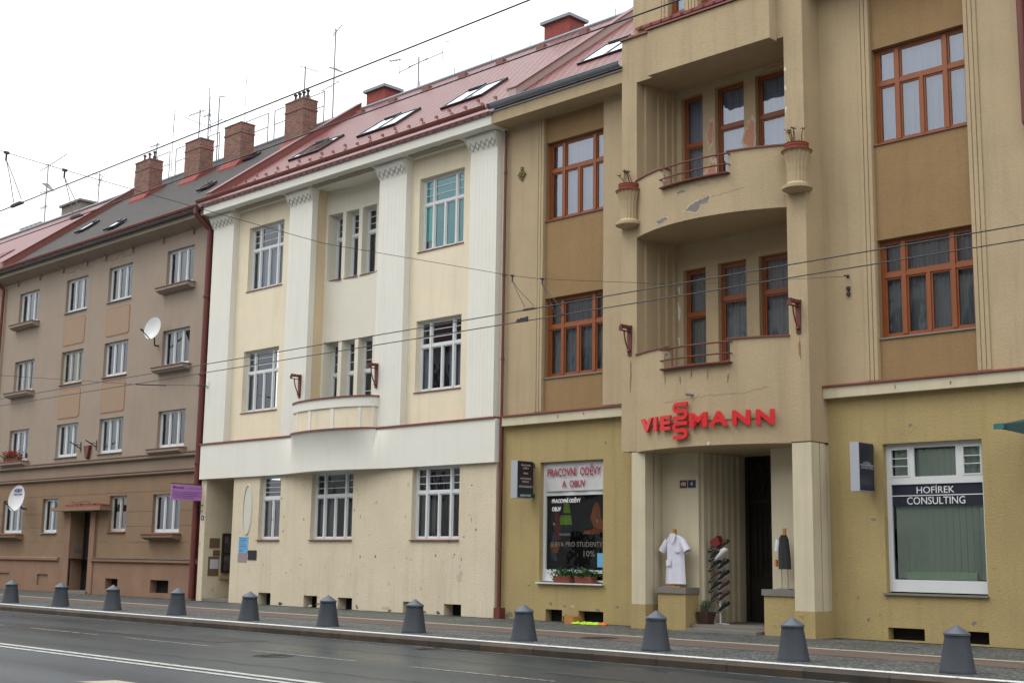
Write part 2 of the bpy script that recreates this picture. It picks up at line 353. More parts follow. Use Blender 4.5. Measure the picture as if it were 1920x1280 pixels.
def thing(name, loc, label, cat, group=None):
    o = bpy.data.objects.new(name, None); C.objects.link(o); o.location = loc; o.empty_display_size = .3
    ORI[o.name] = Vector(loc); return tag(o, label, cat, group)
def copy_tree(o, parent=None):
    c = o.copy(); C.objects.link(c); c.parent = parent
    ORI[c.name] = ORI.get(o.name, Vector((0,0,0)))
    for ch in list(o.children): copy_tree(ch, c)
    return c
def bx(name, material, parent, *b): return MB().box(*b).build(name, material, parent)

def text(name, s, material, parent, org, right, upv, w_, h_, ext=.004, bold=0., centre=False, shear=0., font_space=1.):
    """lettering of a given width and height; org = lower left corner (or centre)"""
    cu = bpy.data.curves.new('txt', 'FONT'); cu.body = s; cu.size = 1; cu.offset = bold; cu.extrude = 0; cu.shear = shear
    cu.space_character = font_space; cu.resolution_u = 3
    to = bpy.data.objects.new('txt', cu); C.objects.link(to)
    dg = bpy.context.evaluated_depsgraph_get(); me = bpy.data.meshes.new_from_object(to.evaluated_get(dg))
    bpy.data.objects.remove(to); vs = [v.co.copy() for v in me.vertices]
    if not vs: return None
    x0 = min(v.x for v in vs); x1 = max(v.x for v in vs); y0 = min(v.y for v in vs); y1 = max(v.y for v in vs)
    right = Vector(right).normalized(); upv = Vector(upv).normalized(); nrm = right.cross(upv)
    org = Vector(org)
    if centre: org = org-right*w_/2-upv*h_/2
    off = ORI.get(parent.name, Vector((0,0,0))) if parent else Vector((0,0,0))
    polys = [tuple(p.vertices) for p in me.polygons]; edges = {}
    for p in polys:
        for a, b in zip(p, p[1:]+p[:1]): edges[(a, b)] = edges.get((a, b), 0)+1
    n = len(vs); verts = []; faces = []
    for t in (1, 0):
        for v in vs:
            q = org+right*((v.x-x0)/(x1-x0)*w_)+upv*((v.y-y0)/max(1e-6, y1-y0)*h_)+nrm*(ext*t)-off; verts.append(tuple(q))
    for p in polys: faces.append(p); faces.append(tuple(i+n for i in p[::-1]))
    for (a, b) in edges:
        if (b, a) not in edges: faces.append((b, a, a+n, b+n))
    bpy.data.meshes.remove(me)
    m2 = bpy.data.meshes.new(name); m2.from_pydata(verts, [], faces); m2.materials.append(M[material]); m2.update()
    o = bpy.data.objects.new(name, m2); C.objects.link(o)
    if parent: o.parent = parent
    ORI[o.name] = off.copy(); return o

def blob_patch(name, material, parent, cx, cz, y, rx, rz, n=18, seed=0, t=.004, rim=None):
    """irregular thin flake on a wall at plane y (bare render, rust)"""
    rnd = random.Random(seed); n = 44; ph = [rnd.random()*6.28 for _ in range(6)]; pts = []
    for k in range(n):
        a = 2*math.pi*k/n; r = .78+.20*math.sin(2*a+ph[0])+.13*math.sin(3*a+ph[1])+.10*math.sin(5*a+ph[2])+.09*math.sin(9*a+ph[3])+.10*(rnd.random()-.5)
        pts.append((cx+rx*r*math.cos(a), cz+rz*r*math.sin(a)))
    yy = y if callable(y) else (lambda X: y)
    def ring(scale, tt, mt_, nm):
        mb = MB(); c = (cx, yy(cx)-tt, cz); q_ = [(cx+(p[0]-cx)*scale, cz+(p[1]-cz)*scale) for p in pts]
        for k in range(n):
            p, q = q_[k], q_[(k+1) % n]; mb.quad(c, (p[0], yy(p[0])-tt, p[1]), (q[0], yy(q[0])-tt, q[1]))
        return mb.build(nm, mt_, parent)
    o = ring(1, t, material, name)
    if rim: ring(1.28, t*.5, rim, name+'_edge')
    return o
def crack(parent, pts, y, seed=0, r=.004):
    rnd = random.Random(seed); yy = y if callable(y) else (lambda X: y); r *= .55; out = []
    for (x0, z0), (x1, z1) in zip(pts, pts[1:]):
        k = max(2, int(math.hypot(x1-x0, z1-z0)/.06))
        for i in range(k):
            u = i/k; x = x0+(x1-x0)*u+rnd.uniform(-.015,.015); z = z0+(z1-z0)*u+rnd.uniform(-.02,.02); out.append((x, yy(x)-.001, z))
    return MB().path(out, r, 4).build('crack', 'crackdark', parent)

# ---------------------------------------------------------------- windows
def window(root, x0, x1, z0, z1, y, style, fm='whiteframe', gm='glass', cur=None, sill='copper', sill_out=.06, wy=None, seed=0, blind=False, cover=1.):
    """y = plane of the frame's outer face; wy = wall face plane"""
    rnd = random.Random(int(abs(x0)*100+z0*10)+seed); W_ = x1-x0; H_ = z1-z0
    mb = MB(); fr = .055; dp = .07
    def V(x, w_, a, b, yo=0): mb.box(x-w_/2, x+w_/2, y+yo, y+dp, a, b)
    def Hh(z, w_, a, b, yo=0): mb.box(a, b, y+yo, y+dp, z-w_/2, z+w_/2)
    lights = []
    if style in ('muntin', 'wood'):
        zt = z0+H_*(.64 if style == 'muntin' else .635); t = .085 if style == 'wood' else .07
        m1, m2, mc = x0+W_*.245, x0+W_*.755, x0+W_*.5
        V(x0+fr/2+.01, fr+.02, z0, z1); V(x1-fr/2-.01, fr+.02, z0, z1)
        Hh(z1-fr/2, fr, x0+fr+.02, x1-fr-.02, .002); Hh(z0+fr/2, fr, x0+fr+.02, x1-fr-.02, .002)
        V(m1, t, z0+fr, z1-fr, -.012); V(m2, t, z0+fr, z1-fr, -.012); V(mc, t*.8, z0+fr, zt-t/2, -.006)
        for a, b in ((x0+fr+.02, m1-t/2), (m1+t/2, m2-t/2), (m2+t/2, x1-fr-.02)): Hh(zt, t, a, b, -.006)
        xs = [x0+fr+.02, m1, mc, m2, x1-fr-.02]
        for a, b in ((xs[0], m1-t/2), (m1+t/2, m2-t/2), (m2+t/2, xs[4])): lights.append((a, b, zt+t/2, z1-fr, 1))
        for a, b in ((xs[0], m1-t/2), (m1+t/2, mc-t*.4), (mc+t*.4, m2-t/2), (m2+t/2, xs[4])): lights.append((a, b, z0+fr, zt-t/2, 0))
    elif style.startswith('cols'):
        k = int(style[4]); t = .075
        V(x0+.03, .06, z0, z1); V(x1-.03, .06, z0, z1); Hh(z1-.03, .06, x0+.06, x1-.06, .002); Hh(z0+.04, .08, x0+.06, x1-.06, .002)
        xs = [x0+.06+(W_-.12)*i/k for i in range(k+1)]
        for i in range(1, k): V(xs[i], t, z0+.08, z1-.06, -.006)
        for i in range(k): lights.append((xs[i]+(t/2 if i else 0), xs[i+1]-(t/2 if i < k-1 else 0), z0+.08, z1-.06, 0))
    elif style in ('slot', 'slotwide', 'woodslot'):
        zt = z0+H_*.64; t = .085
        V(x0+.03, .06, z0, z1); V(x1-.03, .06, z0, z1); Hh(z1-.03, .06, x0+.06, x1-.06, .002); Hh(z0+.03, .06, x0+.06, x1-.06, .002)
        Hh(zt, t, x0+.06, x1-.06, -.008)
        lights = [(x0+.06, x1-.06, zt+t/2, z1-.06, 1), (x0+.06, x1-.06, z0+.06, zt-t/2, 2 if style == 'slotwide' else 0)]
    elif style == 'narrow':
        zt = z0+H_*.64; t = .09
        V(x0+.03, .06, z0, z1); V(x1-.03, .06, z0, z1); Hh(z1-.03, .06, x0+.06, x1-.06, .002); Hh(z0+.03, .06, x0+.06, x1-.06, .002)
        Hh(zt, t, x0+.06, x1-.06, -.008); mc = (x0+x1)/2; V(mc, .06, z0+.06, zt-t/2, -.004)
        lights = [(x0+.06, x1-.06, zt+t/2, z1-.06, 3), (x0+.06, mc-.03, z0+.06, zt-t/2, 0), (mc+.03, x1-.06, z0+.06, zt-t/2, 0)]
    rg = .028 if style not in ('wood', 'woodslot') else .035
    for a, b, c, d, kind in lights:   # sash ring
        mb.box(a, a+rg, y+.018, y+.06, c, d); mb.box(b-rg, b, y+.018, y+.06, c, d)
        mb.box(a+rg, b-rg, y+.018, y+.06, c, c+rg); mb.box(a+rg, b-rg, y+.018, y+.06, d-rg, d)
        if kind and fm != 'woodframe':
            k = {1: 3, 2: 3, 3: 4}[kind]
            for i in range(1, k): mb.box(a+rg, b-rg, y+.028, y+.05, c+(d-c)*i/k-.009, c+(d-c)*i/k+.009)
    win = mb.build('window', fm, root)
    pb = MB()
    for a, b, c, d, kind in lights: pb.quad((a+rg*.5, y+.04, c+rg*.5), (b-rg*.5, y+.04, c+rg*.5), (b-rg*.5, y+.04, d-rg*.5), (a+rg*.5, y+.04, d-rg*.5))
    pb.build('pane', gm, win)
    if cur:
        cb = MB(); yc = y+.15
        def sheet(a, b, c, d):
            n_ = max(3, int((b-a)/.018)); pp = []
            ph = rnd.random()*6
            for i in range(n_+1):
                x = a+(b-a)*i/n_; pp.append((x, yc+.022*math.sin(x*62+ph)+.012*math.sin(x*23+ph*2)))
            for p, q in zip(pp, pp[1:]): cb.quad((p[0], p[1], c), (q[0], q[1], c), (q[0], q[1], d), (p[0], p[1], d))
        if cover >= 1: sheet(x0+.02, x1-.02, z0+.02, z1-.02)
        else:
            for a, b, c, d, kind in lights:
                if kind in (1, 3): continue
                ww = (b-a)*cover*(.7+.6*rnd.random())
                if rnd.random() < .5: sheet(a, a+ww, c, d)
                else: sheet(b-ww, b, c, d)
        cb.build('curtain', rnd.choice([cur, cur, 'curtain', 'curtain_warm']) if cur == 'curtain_dim' and fm != 'woodframe' else cur, win, smooth=True)
    if blind:
        for i_, (a, b, c, d, kind) in enumerate(lights):
            MB().box(a+.03, b-.03, y+.055, y+.06, c+(.24 if i_ == 3 else .05 if i_ > 3 else 0), d-.02).build('blind', 'blind' if i_ == 3 else 'blind_pale', win)
    if sill and wy is not None:
        MB().prism([(wy-sill_out, z0-.035), (y+.01, z0-.035), (y+.01, z0+.012), (wy-sill_out, z0-.012)], 'x', x0-.03, x1+.03).build('sill', sill, win)
    return win

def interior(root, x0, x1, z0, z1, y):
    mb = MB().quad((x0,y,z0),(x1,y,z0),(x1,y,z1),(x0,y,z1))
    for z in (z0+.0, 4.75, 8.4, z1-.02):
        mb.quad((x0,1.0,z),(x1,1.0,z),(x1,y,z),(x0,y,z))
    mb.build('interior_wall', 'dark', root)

# =============================================================== GROUND
def sheet(name, material, x0, x1, y0, y1, z, kind='structure', nx=1):
    mb = MB()
    for i in range(nx):
        a, b = x0+(x1-x0)*i/nx, x0+(x1-x0)*(i+1)/nx; mb.quad((a,y0,z),(b,y0,z),(b,y1,z),(a,y1,z))
    o = mb.build(name, material); return tag(o, kind=kind)
XL, XR = -170, 60
sheet('road', 'asphalt', XL, XR, -60, -6.95, -.12)
sheet('road_lane', 'asphalt_blue', XL, XR, -24.5, -13.05, -.117)
sheet('pavement', 'cobble', XL, XR, -27.5, -24.0, -.10)
sheet('ground', 'asphalt', -400, 400, -400, 400, -.30)
sheet('pavement', 'cobble', XL, XR, -6.72, 3, 0)
sheet('paved_strip', 'brownstrip', XL, XR, -4.45, -3.2, .004)
sheet('pavement_line', 'paint_cream', XL, XR, -3.2, -3.0, .006)
sheet('kerb_line', 'paint', XL, XR, -6.66, -6.42, .006)
tag(MB().prism([(-6.66, -.2), (-6.66, .003), (-6.97, .003), (-7.0, -.03), (-7.0, -.2)], 'x', XL, XR).build('kerb', 'kerb'), kind='structure')
sheet('gutter_strip', 'paint_old', XL, XR, -7.22, -7.19, -.115)
sheet('lane_line', 'paint_lane', XL, XR, -12.72, -12.58, -.115)
sheet('lane_line', 'paint_lane', XL, XR, -12.98, -12.86, -.115)
for a, b in ((-26.0,-23.2), (-22.2,-19.4), (-18.2,-15.5), (-14.3,-11.6), (-29.8,-27.2), (-10.4,-7.7)):
    sheet('lane_dash', 'paint_old', a, b, -10.155, -10.10, -.115)
tag(MB().quad((-14.85,-14.85,-.112),(-14.2,-14.65,-.112),(-14.1,-14.35,-.112),(-14.75,-14.38,-.112)).build('road_arrow', 'paint_cream'), kind='structure')
M['patchasphalt'] = mat('newer_asphalt_patch', (.021,.022,.022), .6, .3, 2, .4, 80)
tag(MB().quad((-24.5,-9.6,-.1165),(-20.2,-9.5,-.1165),(-20.1,-8.5,-.1165),(-22.3,-8.45,-.1165),(-24.6,-8.6,-.1165)).build('road_patch', 'patchasphalt'), kind='structure')
tag(MB().quad((-12.6,-9.3,-.1165),(-9.6,-9.35,-.1165),(-9.5,-8.0,-.1165),(-12.5,-7.9,-.1165)).build('road_patch', 'patchasphalt'), kind='structure')
rnd = random.Random(77)
for k_, (x0, y0, x1, y1) in enumerate(((-26,-8.9,-18,-8.7), (-18,-8.7,-9,-9.0), (-21,-11.9,-12,-11.6), (-30,-11.4,-24,-11.6))):
    n = 60; mb = MB(); ptsl = [(x0+(x1-x0)*i/n, y0+(y1-y0)*i/n+.05*math.sin(i*.7)+rnd.uniform(-.02,.02)) for i in range(n+1)]
    for p, q in zip(ptsl, ptsl[1:]): mb.quad((p[0],p[1]-.012,-.1155),(q[0],q[1]-.012,-.1155),(q[0],q[1]+.012,-.1155),(p[0],p[1]+.012,-.1155))
    tag(mb.build('road_seam', 'patchasphalt'), kind='structure')
def cover(x, y, z, r, label, name='manhole_cover'):
    t = thing(name, (x, y, z), label, 'manhole cover')
    MB().lathe((x,y,z), [(r+.05,.001),(r+.05,.004),(r,.004)], 28).build('rim', 'iron', t)
    mb = MB().lathe((x,y,z), [(r-.02,.001),(r-.02,.006)], 28)
    for i in range(-3, 4): mb.box(x-r*.6, x+r*.6, y+i*.07-.012, y+i*.07+.012, z+.006, z+.011)
    mb.build('lid', 'iron', t)
cover(-17.1, -10.5, -.118, .26, 'round iron manhole cover in the road below the white house')
cover(-17.0, -7.45, -.118, .14, 'small iron drain cover in the gutter beside the kerb', 'drain_cover')
cover(-16.15, -4.1, .005, .30, 'dark iron cover set in the brown pavement strip', 'pavement_cover')

# =============================================================== HOUSES ACROSS THE STREET (behind the camera; mirrored in the windows)
opp = thing('opposite_house', (-60,-27.5,0), 'plain grey house on the far side of the street, mirrored in the lower windows', 'house', 'houses across the street')
MB().box(-69,-51,-37,-27.5,0,13.4).build('wall', mat('grey_render', (.46,.44,.40), .9, .3, 1), opp)
MB().prism([(-27.1,13.4),(-32.2,17.2),(-37.4,13.4)], 'x', -69, -51).build('roof', mat('dark_tiles', (.09,.05,.045), .8), opp)
for zz in (1.2, 4.6, 7.8, 10.8):
    for k in range(5):
        xx = -67.2+k*3.4; wv = MB().box(xx,xx+1.4,-27.5,-27.46,zz,zz+1.6).build('window', 'black', opp)
        MB().box(xx-.08,xx,-27.5,-27.42,zz-.08,zz+1.68).box(xx+1.4,xx+1.48,-27.5,-27.42,zz-.08,zz+1.68).box(xx+.66,xx+.74,-27.46,-27.43,zz,zz+1.6).build('frame', 'whiteframe', wv)
for k in range(1, 5):
    o = copy_tree(opp); o.location.x += 18.0*k
M['grime_shade'] = mat('wall_foot_grime_shade', (.045,.045,.035), .9, .5, 6, .6, 40)  # moss and grime, its dark colour also painting contact shade at the walls
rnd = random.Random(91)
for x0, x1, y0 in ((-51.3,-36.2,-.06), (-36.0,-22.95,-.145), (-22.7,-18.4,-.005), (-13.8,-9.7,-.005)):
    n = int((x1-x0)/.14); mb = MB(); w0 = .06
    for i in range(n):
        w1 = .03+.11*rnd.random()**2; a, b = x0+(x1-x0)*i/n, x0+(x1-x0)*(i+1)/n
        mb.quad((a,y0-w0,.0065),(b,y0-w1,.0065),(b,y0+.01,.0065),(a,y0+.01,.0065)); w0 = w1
    tag(mb.build('moss_shade_strip', 'grime_shade'), kind='structure')
# =============================================================== BOLLARDS
b0 = thing('bollard', (0,0,0), 'x', 'bollard', 'grey conical bollards along the kerb')
MB().lathe((0,0,0), [(.235,0),(.235,.02),(.225,.04),(.155,.475),(.155,.48)], 28).build('body', 'bollard', b0, True)
MB().lathe((0,0,0), [(.150,.478),(.172,.482),(.172,.505),(.165,.512),(.03,.60),(.012,.615),(.0,.617)], 28).build('cap', 'bollard_cap', b0, True, 25)
MB().lathe((0,0,0), [(.16,.455),(.166,.458),(.166,.470),(.158,.474)], 28).build('collar', 'bollard', b0, True)
bl = [(-36.35,'leftmost bollard, cut by the left picture edge'), (-33.4,'bollard in front of the taupe house door'), (-30.65,'bollard in front of the small cellar opening of the taupe house'),
 (-27.65,'bollard in front of the dark red downpipe end of the taupe house'), (-24.7,'bollard in front of the left cellar openings of the cream house'), (-21.9,'bollard in front of the middle cellar openings of the cream house'),
 (-19.25,'bollard in front of the right cellar openings of the cream house'), (-16.35,'bollard below the workwear shop window'), (-13.45,'bollard in front of the left pedestal of the doorway'),
 (-10.92,'bollard in front of the right column of the doorway'), (-8.42,'rightmost bollard, below the consulting office window')]
for i, (x, lb) in enumerate(bl):
    b = b0 if i == 0 else copy_tree(b0)
    b.location = (x, -5.83, 0); b.rotation_euler = (R_([0,1.2,-.8,.5,-1.1,.9,0,-1.3,.6,1.0,-.7][i]), R_([.8,-.6,1.1,-.9,.4,0,1.2,-.5,-1.0,.3,.9][i]), i*1.3); b['label'] = 'grey conical '+lb

# =============================================================== TAN HOUSE (right)
tan = thing('apartment_house', (-16.2, 0, 0), 'tan apartment house with central bay, two balconies and red sign letters over its doorway', 'apartment house')
TX0, TX1 = -22.85, -9.66
EZ = 12.06
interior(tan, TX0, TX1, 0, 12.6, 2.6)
LW = (-21.57, -19.62); RWn = (-12.71, -10.75)
gh = [(-21.6, -19.64, .87, 3.64), (-21.38,-20.86,.0,.27), (-20.36,-19.62,.03,.27)]
MB().wall(TX0, -18.1, 0, 4.55, gh, 0, .2).build('ground_wall', 'yellow', tan)
gh2 = [(-12.69, -10.74, .87, 3.62), (-12.69,-11.96,.03,.25), (-11.42,-10.75,.03,.25)]
MB().wall(-13.85, TX1, 0, 4.55, gh2, 0, .2).build('ground_wall', 'yellow', tan)
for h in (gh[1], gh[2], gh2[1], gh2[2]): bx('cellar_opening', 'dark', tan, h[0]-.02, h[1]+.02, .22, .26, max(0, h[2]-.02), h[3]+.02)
# pale ledge with red flashing
for a, b in ((TX0+.10, -18.6), (-13.84, TX1)):
    MB().prism([(-.16,4.55),(.05,4.55),(.05,4.80),(-.13,4.78),(-.16,4.76)], 'x', a, b).build('ledge', 'ledge', tan)
    MB().prism([(-.20,4.765),(.0,4.81),(.0,4.835),(-.20,4.79)], 'x', a, b).build('ledge_flashing', 'copper', tan)
# upper walls
def wing(x0, x1, pan, top, right):
    MB().wall(x0, x1, 4.80, top, [(pan[0], pan[1], 4.80, top-.001)], 0, .07).build('upper_wall', 'tan', tan)
    holes = [(pan[0], pan[1], 5.65, 7.56), (pan[0], pan[1], 9.48, 11.43)]
    MB().wall(pan[0], pan[1], 4.80, top, holes, .07, .16).build('brown_panel', 'tan_dark', tan)
    for z0, z1 in ((5.65, 7.56), (9.48, 11.43)):
        up_ = z0 > 9
        window(tan, pan[0], pan[1], z0, z1, .19, 'wood', 'woodframe', 'glass_sky' if up_ else 'glass', 'curtain' if up_ else 'curtain_dim', 'copper' if up_ else 'sill_grey', .03, wy=.07)
    mb = MB()
    for k in range(3):
        xx = pan[0]-.045-.09*k; mb.box(xx-.036, xx+.036, -.022, .0, 4.84, top)
    if right:
        for k in range(3):
            xx = pan[1]+.045+.09*k; mb.box(xx-.036, xx+.036, -.022, .0, 4.84, top)
    mb.build('fluted_strip', 'tan', tan)
wing(TX0, -18.58, LW, 12.35, False)
wing(-13.85, TX1, RWn, 13.2, True)
bx('pilaster', 'tan', tan, -19.62, -19.03, -.055, .02, 4.84, 12.07)
# eaves left wing
MB().prism([(-.6,12.06),(.1,12.06),(.1,12.35),(-.6,12.35)], 'x', TX0, -18.57).build('cornice', 'tan', tan)
MB().prism([(-.64,12.345),(-.2,12.37),(-.2,12.40),(-.64,12.375)], 'x', TX0-.03, -18.57).build('eave_flashing', 'gutter_grey', tan)
def gutter(root, x0, x1, y, z, r, material, name='gutter'):
    mb = MB(); prof = [(y+r*math.cos(t), z+r*math.sin(t)) for t in [math.pi+math.pi*k/10 for k in range(11)]]
    prof += [(y+r*.88*math.cos(t), z+r*.88*math.sin(t)) for t in [2*math.pi-math.pi*k/10 for k in range(11)]]
    mb.prism(prof, 'x', x0, x1)
    n_ = int((x1-x0)/.95)
    for i in range(n_+1):
        x = x0+.12+i*.95
        pr = [(y+(r+.006)*math.cos(t), z+(r+.006)*math.sin(t)) for t in [math.pi*1.0+math.pi*k/8 for k in range(9)]]
        mb.prism(pr, 'x', x, x+.02)
    mb.tube((x0, y-r, z), (x1, y-r, z), .012)
    return mb.build(name, material, root, True, 30)
gutter(tan, TX0-.02, -18.57, -.68, 12.52, .10, 'gutter_grey')
# right wing eaves (above the picture)
MB().prism([(-.5,12.88),(.1,12.88),(.1,13.2),(-.5,13.2)], 'x', -13.86, TX1).build('cornice', 'tan', tan)
def roofslab(root, x0, x1, material, name='roof', ye=-.66, ze=12.36, yr=5.6, zr=17.15, back=True):
    s = (zr-ze)/(yr-ye)
    mb = MB(); mb.prism([(ye,ze),(yr,zr),(yr+6.2,ze),(yr+6.2,ze-.1),(yr,zr-.12),(ye,ze-.06)], 'x', x0, x1)
    return mb.build(name, material, root)
roofslab(tan, -22.8, -18.3, 'roof_red_bright', ye=-.55, ze=12.47)
roofslab(tan, -18.3, TX1, 'roof_red_bright', ye=-.5, ze=13.3, yr=5.6, zr=17.9)

# ---- bay
BX0, BX1 = -18.58, -13.85
CX, HALF, SAG, YP = -16.22, 1.93, .50, -.62
RAD = (HALF**2+SAG**2)/(2*SAG)
def bow(X, off=0.):
    d = min(abs(X-CX), HALF); return YP-(math.sqrt(RAD*RAD-d*d)-(RAD-SAG))-off
def bowband(name, material, x0, x1, z0, z1, thick, parent, off=0., n=28):
    pr = [(x0+(x1-x0)*i/n, bow(x0+(x1-x0)*i/n, off)) for i in range(n+1)]
    pr += [(x, y_+thick) for x, y_ in pr[::-1]]
    return MB().prism(pr, 'z', z0, z1).build(name, material, parent, True, 30)
XA, XB = CX-HALF, CX+HALF
bx('pier', 'tan', tan, BX0, XA, YP, .52, 3.70, 13.02); bx('pier', 'tan', tan, XB, BX1, YP, .52, 3.70, 13.02)
# bow wall over the doorway, with the notch behind the railing
bowband('bow_wall', 'tan', XA, XB, 3.68, 5.31, .22, tan)
bowband('bow_wall', 'tan', XA, -17.08, 5.31, 5.77, .22, tan); bowband('bow_wall', 'tan', -15.40, XB, 5.31, 5.77, .22, tan)
def capband(x0, x1, z, name='parapet_flashing'):
    return bowband(name, 'copper', x0, x1, z, z+.03, .29, tan, .035)
capband(XA-.02, -17.0, 5.772); capband(-15.45, XB+.02, 5.772)
bowband('balcony_parapet', 'tan', XA, XB, 8.38, 9.21, .2, tan)
bowband('balcony_parapet', 'tan', XA, -17.08, 9.21, 9.65, .2, tan); bowband('balcony_parapet', 'tan', -15.40, XB, 9.21, 9.65, .2, tan)
capband(XA-.02, -17.05, 9.652); capband(-15.43, XB+.02, 9.652)
def slab(z0, z1, y1):
    n = 28; pr = [(XA+(XB-XA)*i/n, bow(XA+(XB-XA)*i/n)+.03) for i in range(n+1)]+[(XB, y1), (XA, y1)]
    MB().prism(pr, 'z', z0, z1).build('floor_slab', 'tan', tan)
slab(3.665, 3.9, 1.6); slab(4.7, 4.9, .5); slab(8.37, 8.56, .5)
# loggia back wall with slots
def loggia(z0, z1, slots):
    MB().wall(XA, XB, z0, z1, slots, .5, .2).build('loggia_wall', 'tan', tan)
L1 = [(-17.74,-17.13,4.95,7.77), (-16.80,-16.06,5.6,7.79), (-15.74,-14.98,5.6,7.79)]
L2 = [(-17.77,-17.17,8.62,11.77), (-16.83,-16.06,9.2,11.80), (-15.76,-15.0,9.2,11.80)]
loggia(4.85, 8.38, L1); loggia(8.5, 11.96, L2)
for i, h in enumerate(L1): window(tan, h[0], h[1], h[2], h[3], .62, 'woodslot', 'woodframe', 'glass', 'curtain_dim', None)
for i, h in enumerate(L2): window(tan, h[0], h[1], h[2], h[3], .62, 'woodslot', 'woodframe', 'glass_sky', 'curtain', None)
# fluted jambs
for z0, z1 in ((4.9, 8.37), (8.56, 11.95)):
    for sd_ in (0, 1):
        mb = MB()
        for k, (a, b, p) in enumerate(((-.40,-.02,.07), (-.02,.18,.13), (.18,.36,.19), (.36,.5,.25))):
            e = b+.03 if b < .45 else .499
            if sd_: mb.box(XB-p, XB, a+.03, e, z0, z1)
            else: mb.box(XA, XA+p, a+.03, e, z0, z1)
        mb.build('fluted_jamb', 'tan', tan)
# top box and storey
MB().box(XA, XB, YP, .5, 11.95, 13.02).build('box_wall', 'tan', tan)
MB().box(-17.62, -14.45, -.88, YP-.001, 11.90, 12.93).build('box_panel', 'tan', tan)
MB().box(BX0-.03, BX1+.03, -.67, -.3, 13.02, 13.06).box(-17.66, -14.41, -.93, -.67, 12.94, 12.98).build('parapet_flashing', 'copper', tan)
th = [(-17.42,-16.95,13.1,14.8), (-16.6,-15.85,13.1,14.8), (-15.5,-15.0,13.1,14.8)]
MB().wall(-18.42, -14.0, 13.02, 15.6, th, -.42, .25).box(-18.42, -14.0, -.1, 2.5, 15.6, 15.75).quad((-18.42,-.42,13.02),(-18.42,2.5,13.02),(-18.42,2.5,15.6),(-18.42,-.42,15.6)).quad((-14,-.42,13.02),(-14,2.5,13.02),(-14,2.5,15.6),(-14,-.42,15.6)).build('attic_wall', 'tan', tan)
for h in th: window(tan, h[0], h[1], h[2], h[3], -.26, 'woodslot', 'woodframe', 'glass_sky', 'curtain', None)
mb = MB()
for xx in (-17.62, -17.54, -16.86, -16.78, -16.70): mb.box(xx-.03, xx+.03, -.45, -.42, 13.06, 15.6)
mb.build('fluted_strip', 'tan', tan)
bx('attic_interior', 'dark', tan, -18.3, -14.1, .1, .2, 13.06, 15.5)
# railings
def railing(z0, z1):
    t = MB()
    for z, rr in ((z0+.03, .022), (z0+.21, .016), (z1, .018)):
        n = 12; pts = [(-17.12+(1.76)*i/n, bow(-17.12+1.76*i/n)-.09, z) for i in range(n+1)]; t.path(pts, rr)
        for x in (-17.12, -15.36): t.tube((x, bow(x)-.09, z), (x, bow(x)+.02, z), .014)
    for x in (-16.75, -15.55): t.tube((x, bow(x)-.09, z0), (x, bow(x)-.09, z1), .013)
    r = t.build('balcony_railing', 'redpaint', tan)
    return r
railing(5.28, 5.72); railing(9.17, 9.60)
bowband('balcony_floor_plate', 'redpaint', -17.1, -15.38, 5.285, 5.31, .3, tan, .10)
bowband('balcony_floor_plate', 'redpaint', -17.1, -15.38, 9.185, 9.21, .3, tan, .10)
# porch: columns, recessed walls, fluted door jamb, step
for x0, x1 in ((-18.30, -17.93), (-14.28, -13.85)):
    MB().box(x0, x1, YP+.01, -.34, .50, 3.68).box(x0+.05, x1-.05, -.34, -.29, .5, 3.68).box(x0, x1-.01, -.29, -.14, .5, 3.68).box(x0+.04, x1-.05, -.14, .0, .5, 3.68).build('porch_column', 'ledge', tan)
    MB().box(x0-.015, x1+.015, YP-.005, .0, 0, .50).build('column_base', 'yellow', tan)
MB().wall(-18.10, -17.0, 0, 3.67, [], .01, .1).build('porch_wall', 'ledge', tan); MB().wall(-15.19, -13.85, 0, 3.67, [], .01, .1).build('porch_wall', 'ledge', tan)
mb = MB(); mb.quad((-17.0,.01,0),(-17.0,.01,3.67),(-17.0,2.0,3.67),(-17.0,2.0,0)); mb.quad((-15.19,.01,0),(-15.19,2.0,0),(-15.19,2.0,3.67),(-15.19,.01,3.67))
for k in range(7):
    y0_ = .10+k*.21; mb.prism([(-17.0, y0_), (-16.955, y0_+.03), (-16.955, y0_+.12), (-17.0, y0_+.15)], 'z', .14, 3.66)
mb.build('door_jamb', 'ledge', tan)
MB().box(-17.0, -15.19, -.28, 2.0, 0, .13).build('door_step', 'concrete', tan)
MB().box(-16.9, -15.19, -.60, -.28, 0, .06).build('door_step', 'concrete', tan)
dr = MB().box(-17.0, -15.19, 1.75, 1.8, .13, 3.66)
dr.box(-17.0, -16.9, 1.68, 1.75, .13, 3.66).box(-16.2,-16.1,1.68,1.75,.13,2.75).box(-15.3,-15.19,1.68,1.75,.13,3.66).box(-16.9,-15.3,1.68,1.75,2.65,2.75)
door = dr.build('door', 'darkwood', tan)
MB().quad((-16.86,1.70,1.1),(-16.24,1.70,1.1),(-16.24,1.70,2.6),(-16.86,1.70,2.6)).quad((-16.06,1.70,1.1),(-15.34,1.70,1.1),(-15.34,1.70,2.6),(-16.06,1.70,2.6)).quad((-16.86,1.70,2.8),(-15.34,1.70,2.8),(-15.34,1.70,3.6),(-16.86,1.70,3.6)).build('pane', 'glass_dark', door)
g = MB()
for k in range(6): g.tube((-16.8+k*.28, 1.66, 2.8), (-16.8+k*.28, 1.66, 3.6), .012)
for k in range(3):
    x = -16.6+k*.5; g.path([(x,1.65,2.8),(x+.18,1.65,3.2),(x,1.65,3.6)], .012); g.path([(x,1.65,2.8),(x-.18,1.65,3.2),(x,1.65,3.6)], .012)
g.build('grille', 'iron', door); MB().box(-16.22,-16.18,1.60,1.68,1.0,1.2).build('handle', 'steel', door)
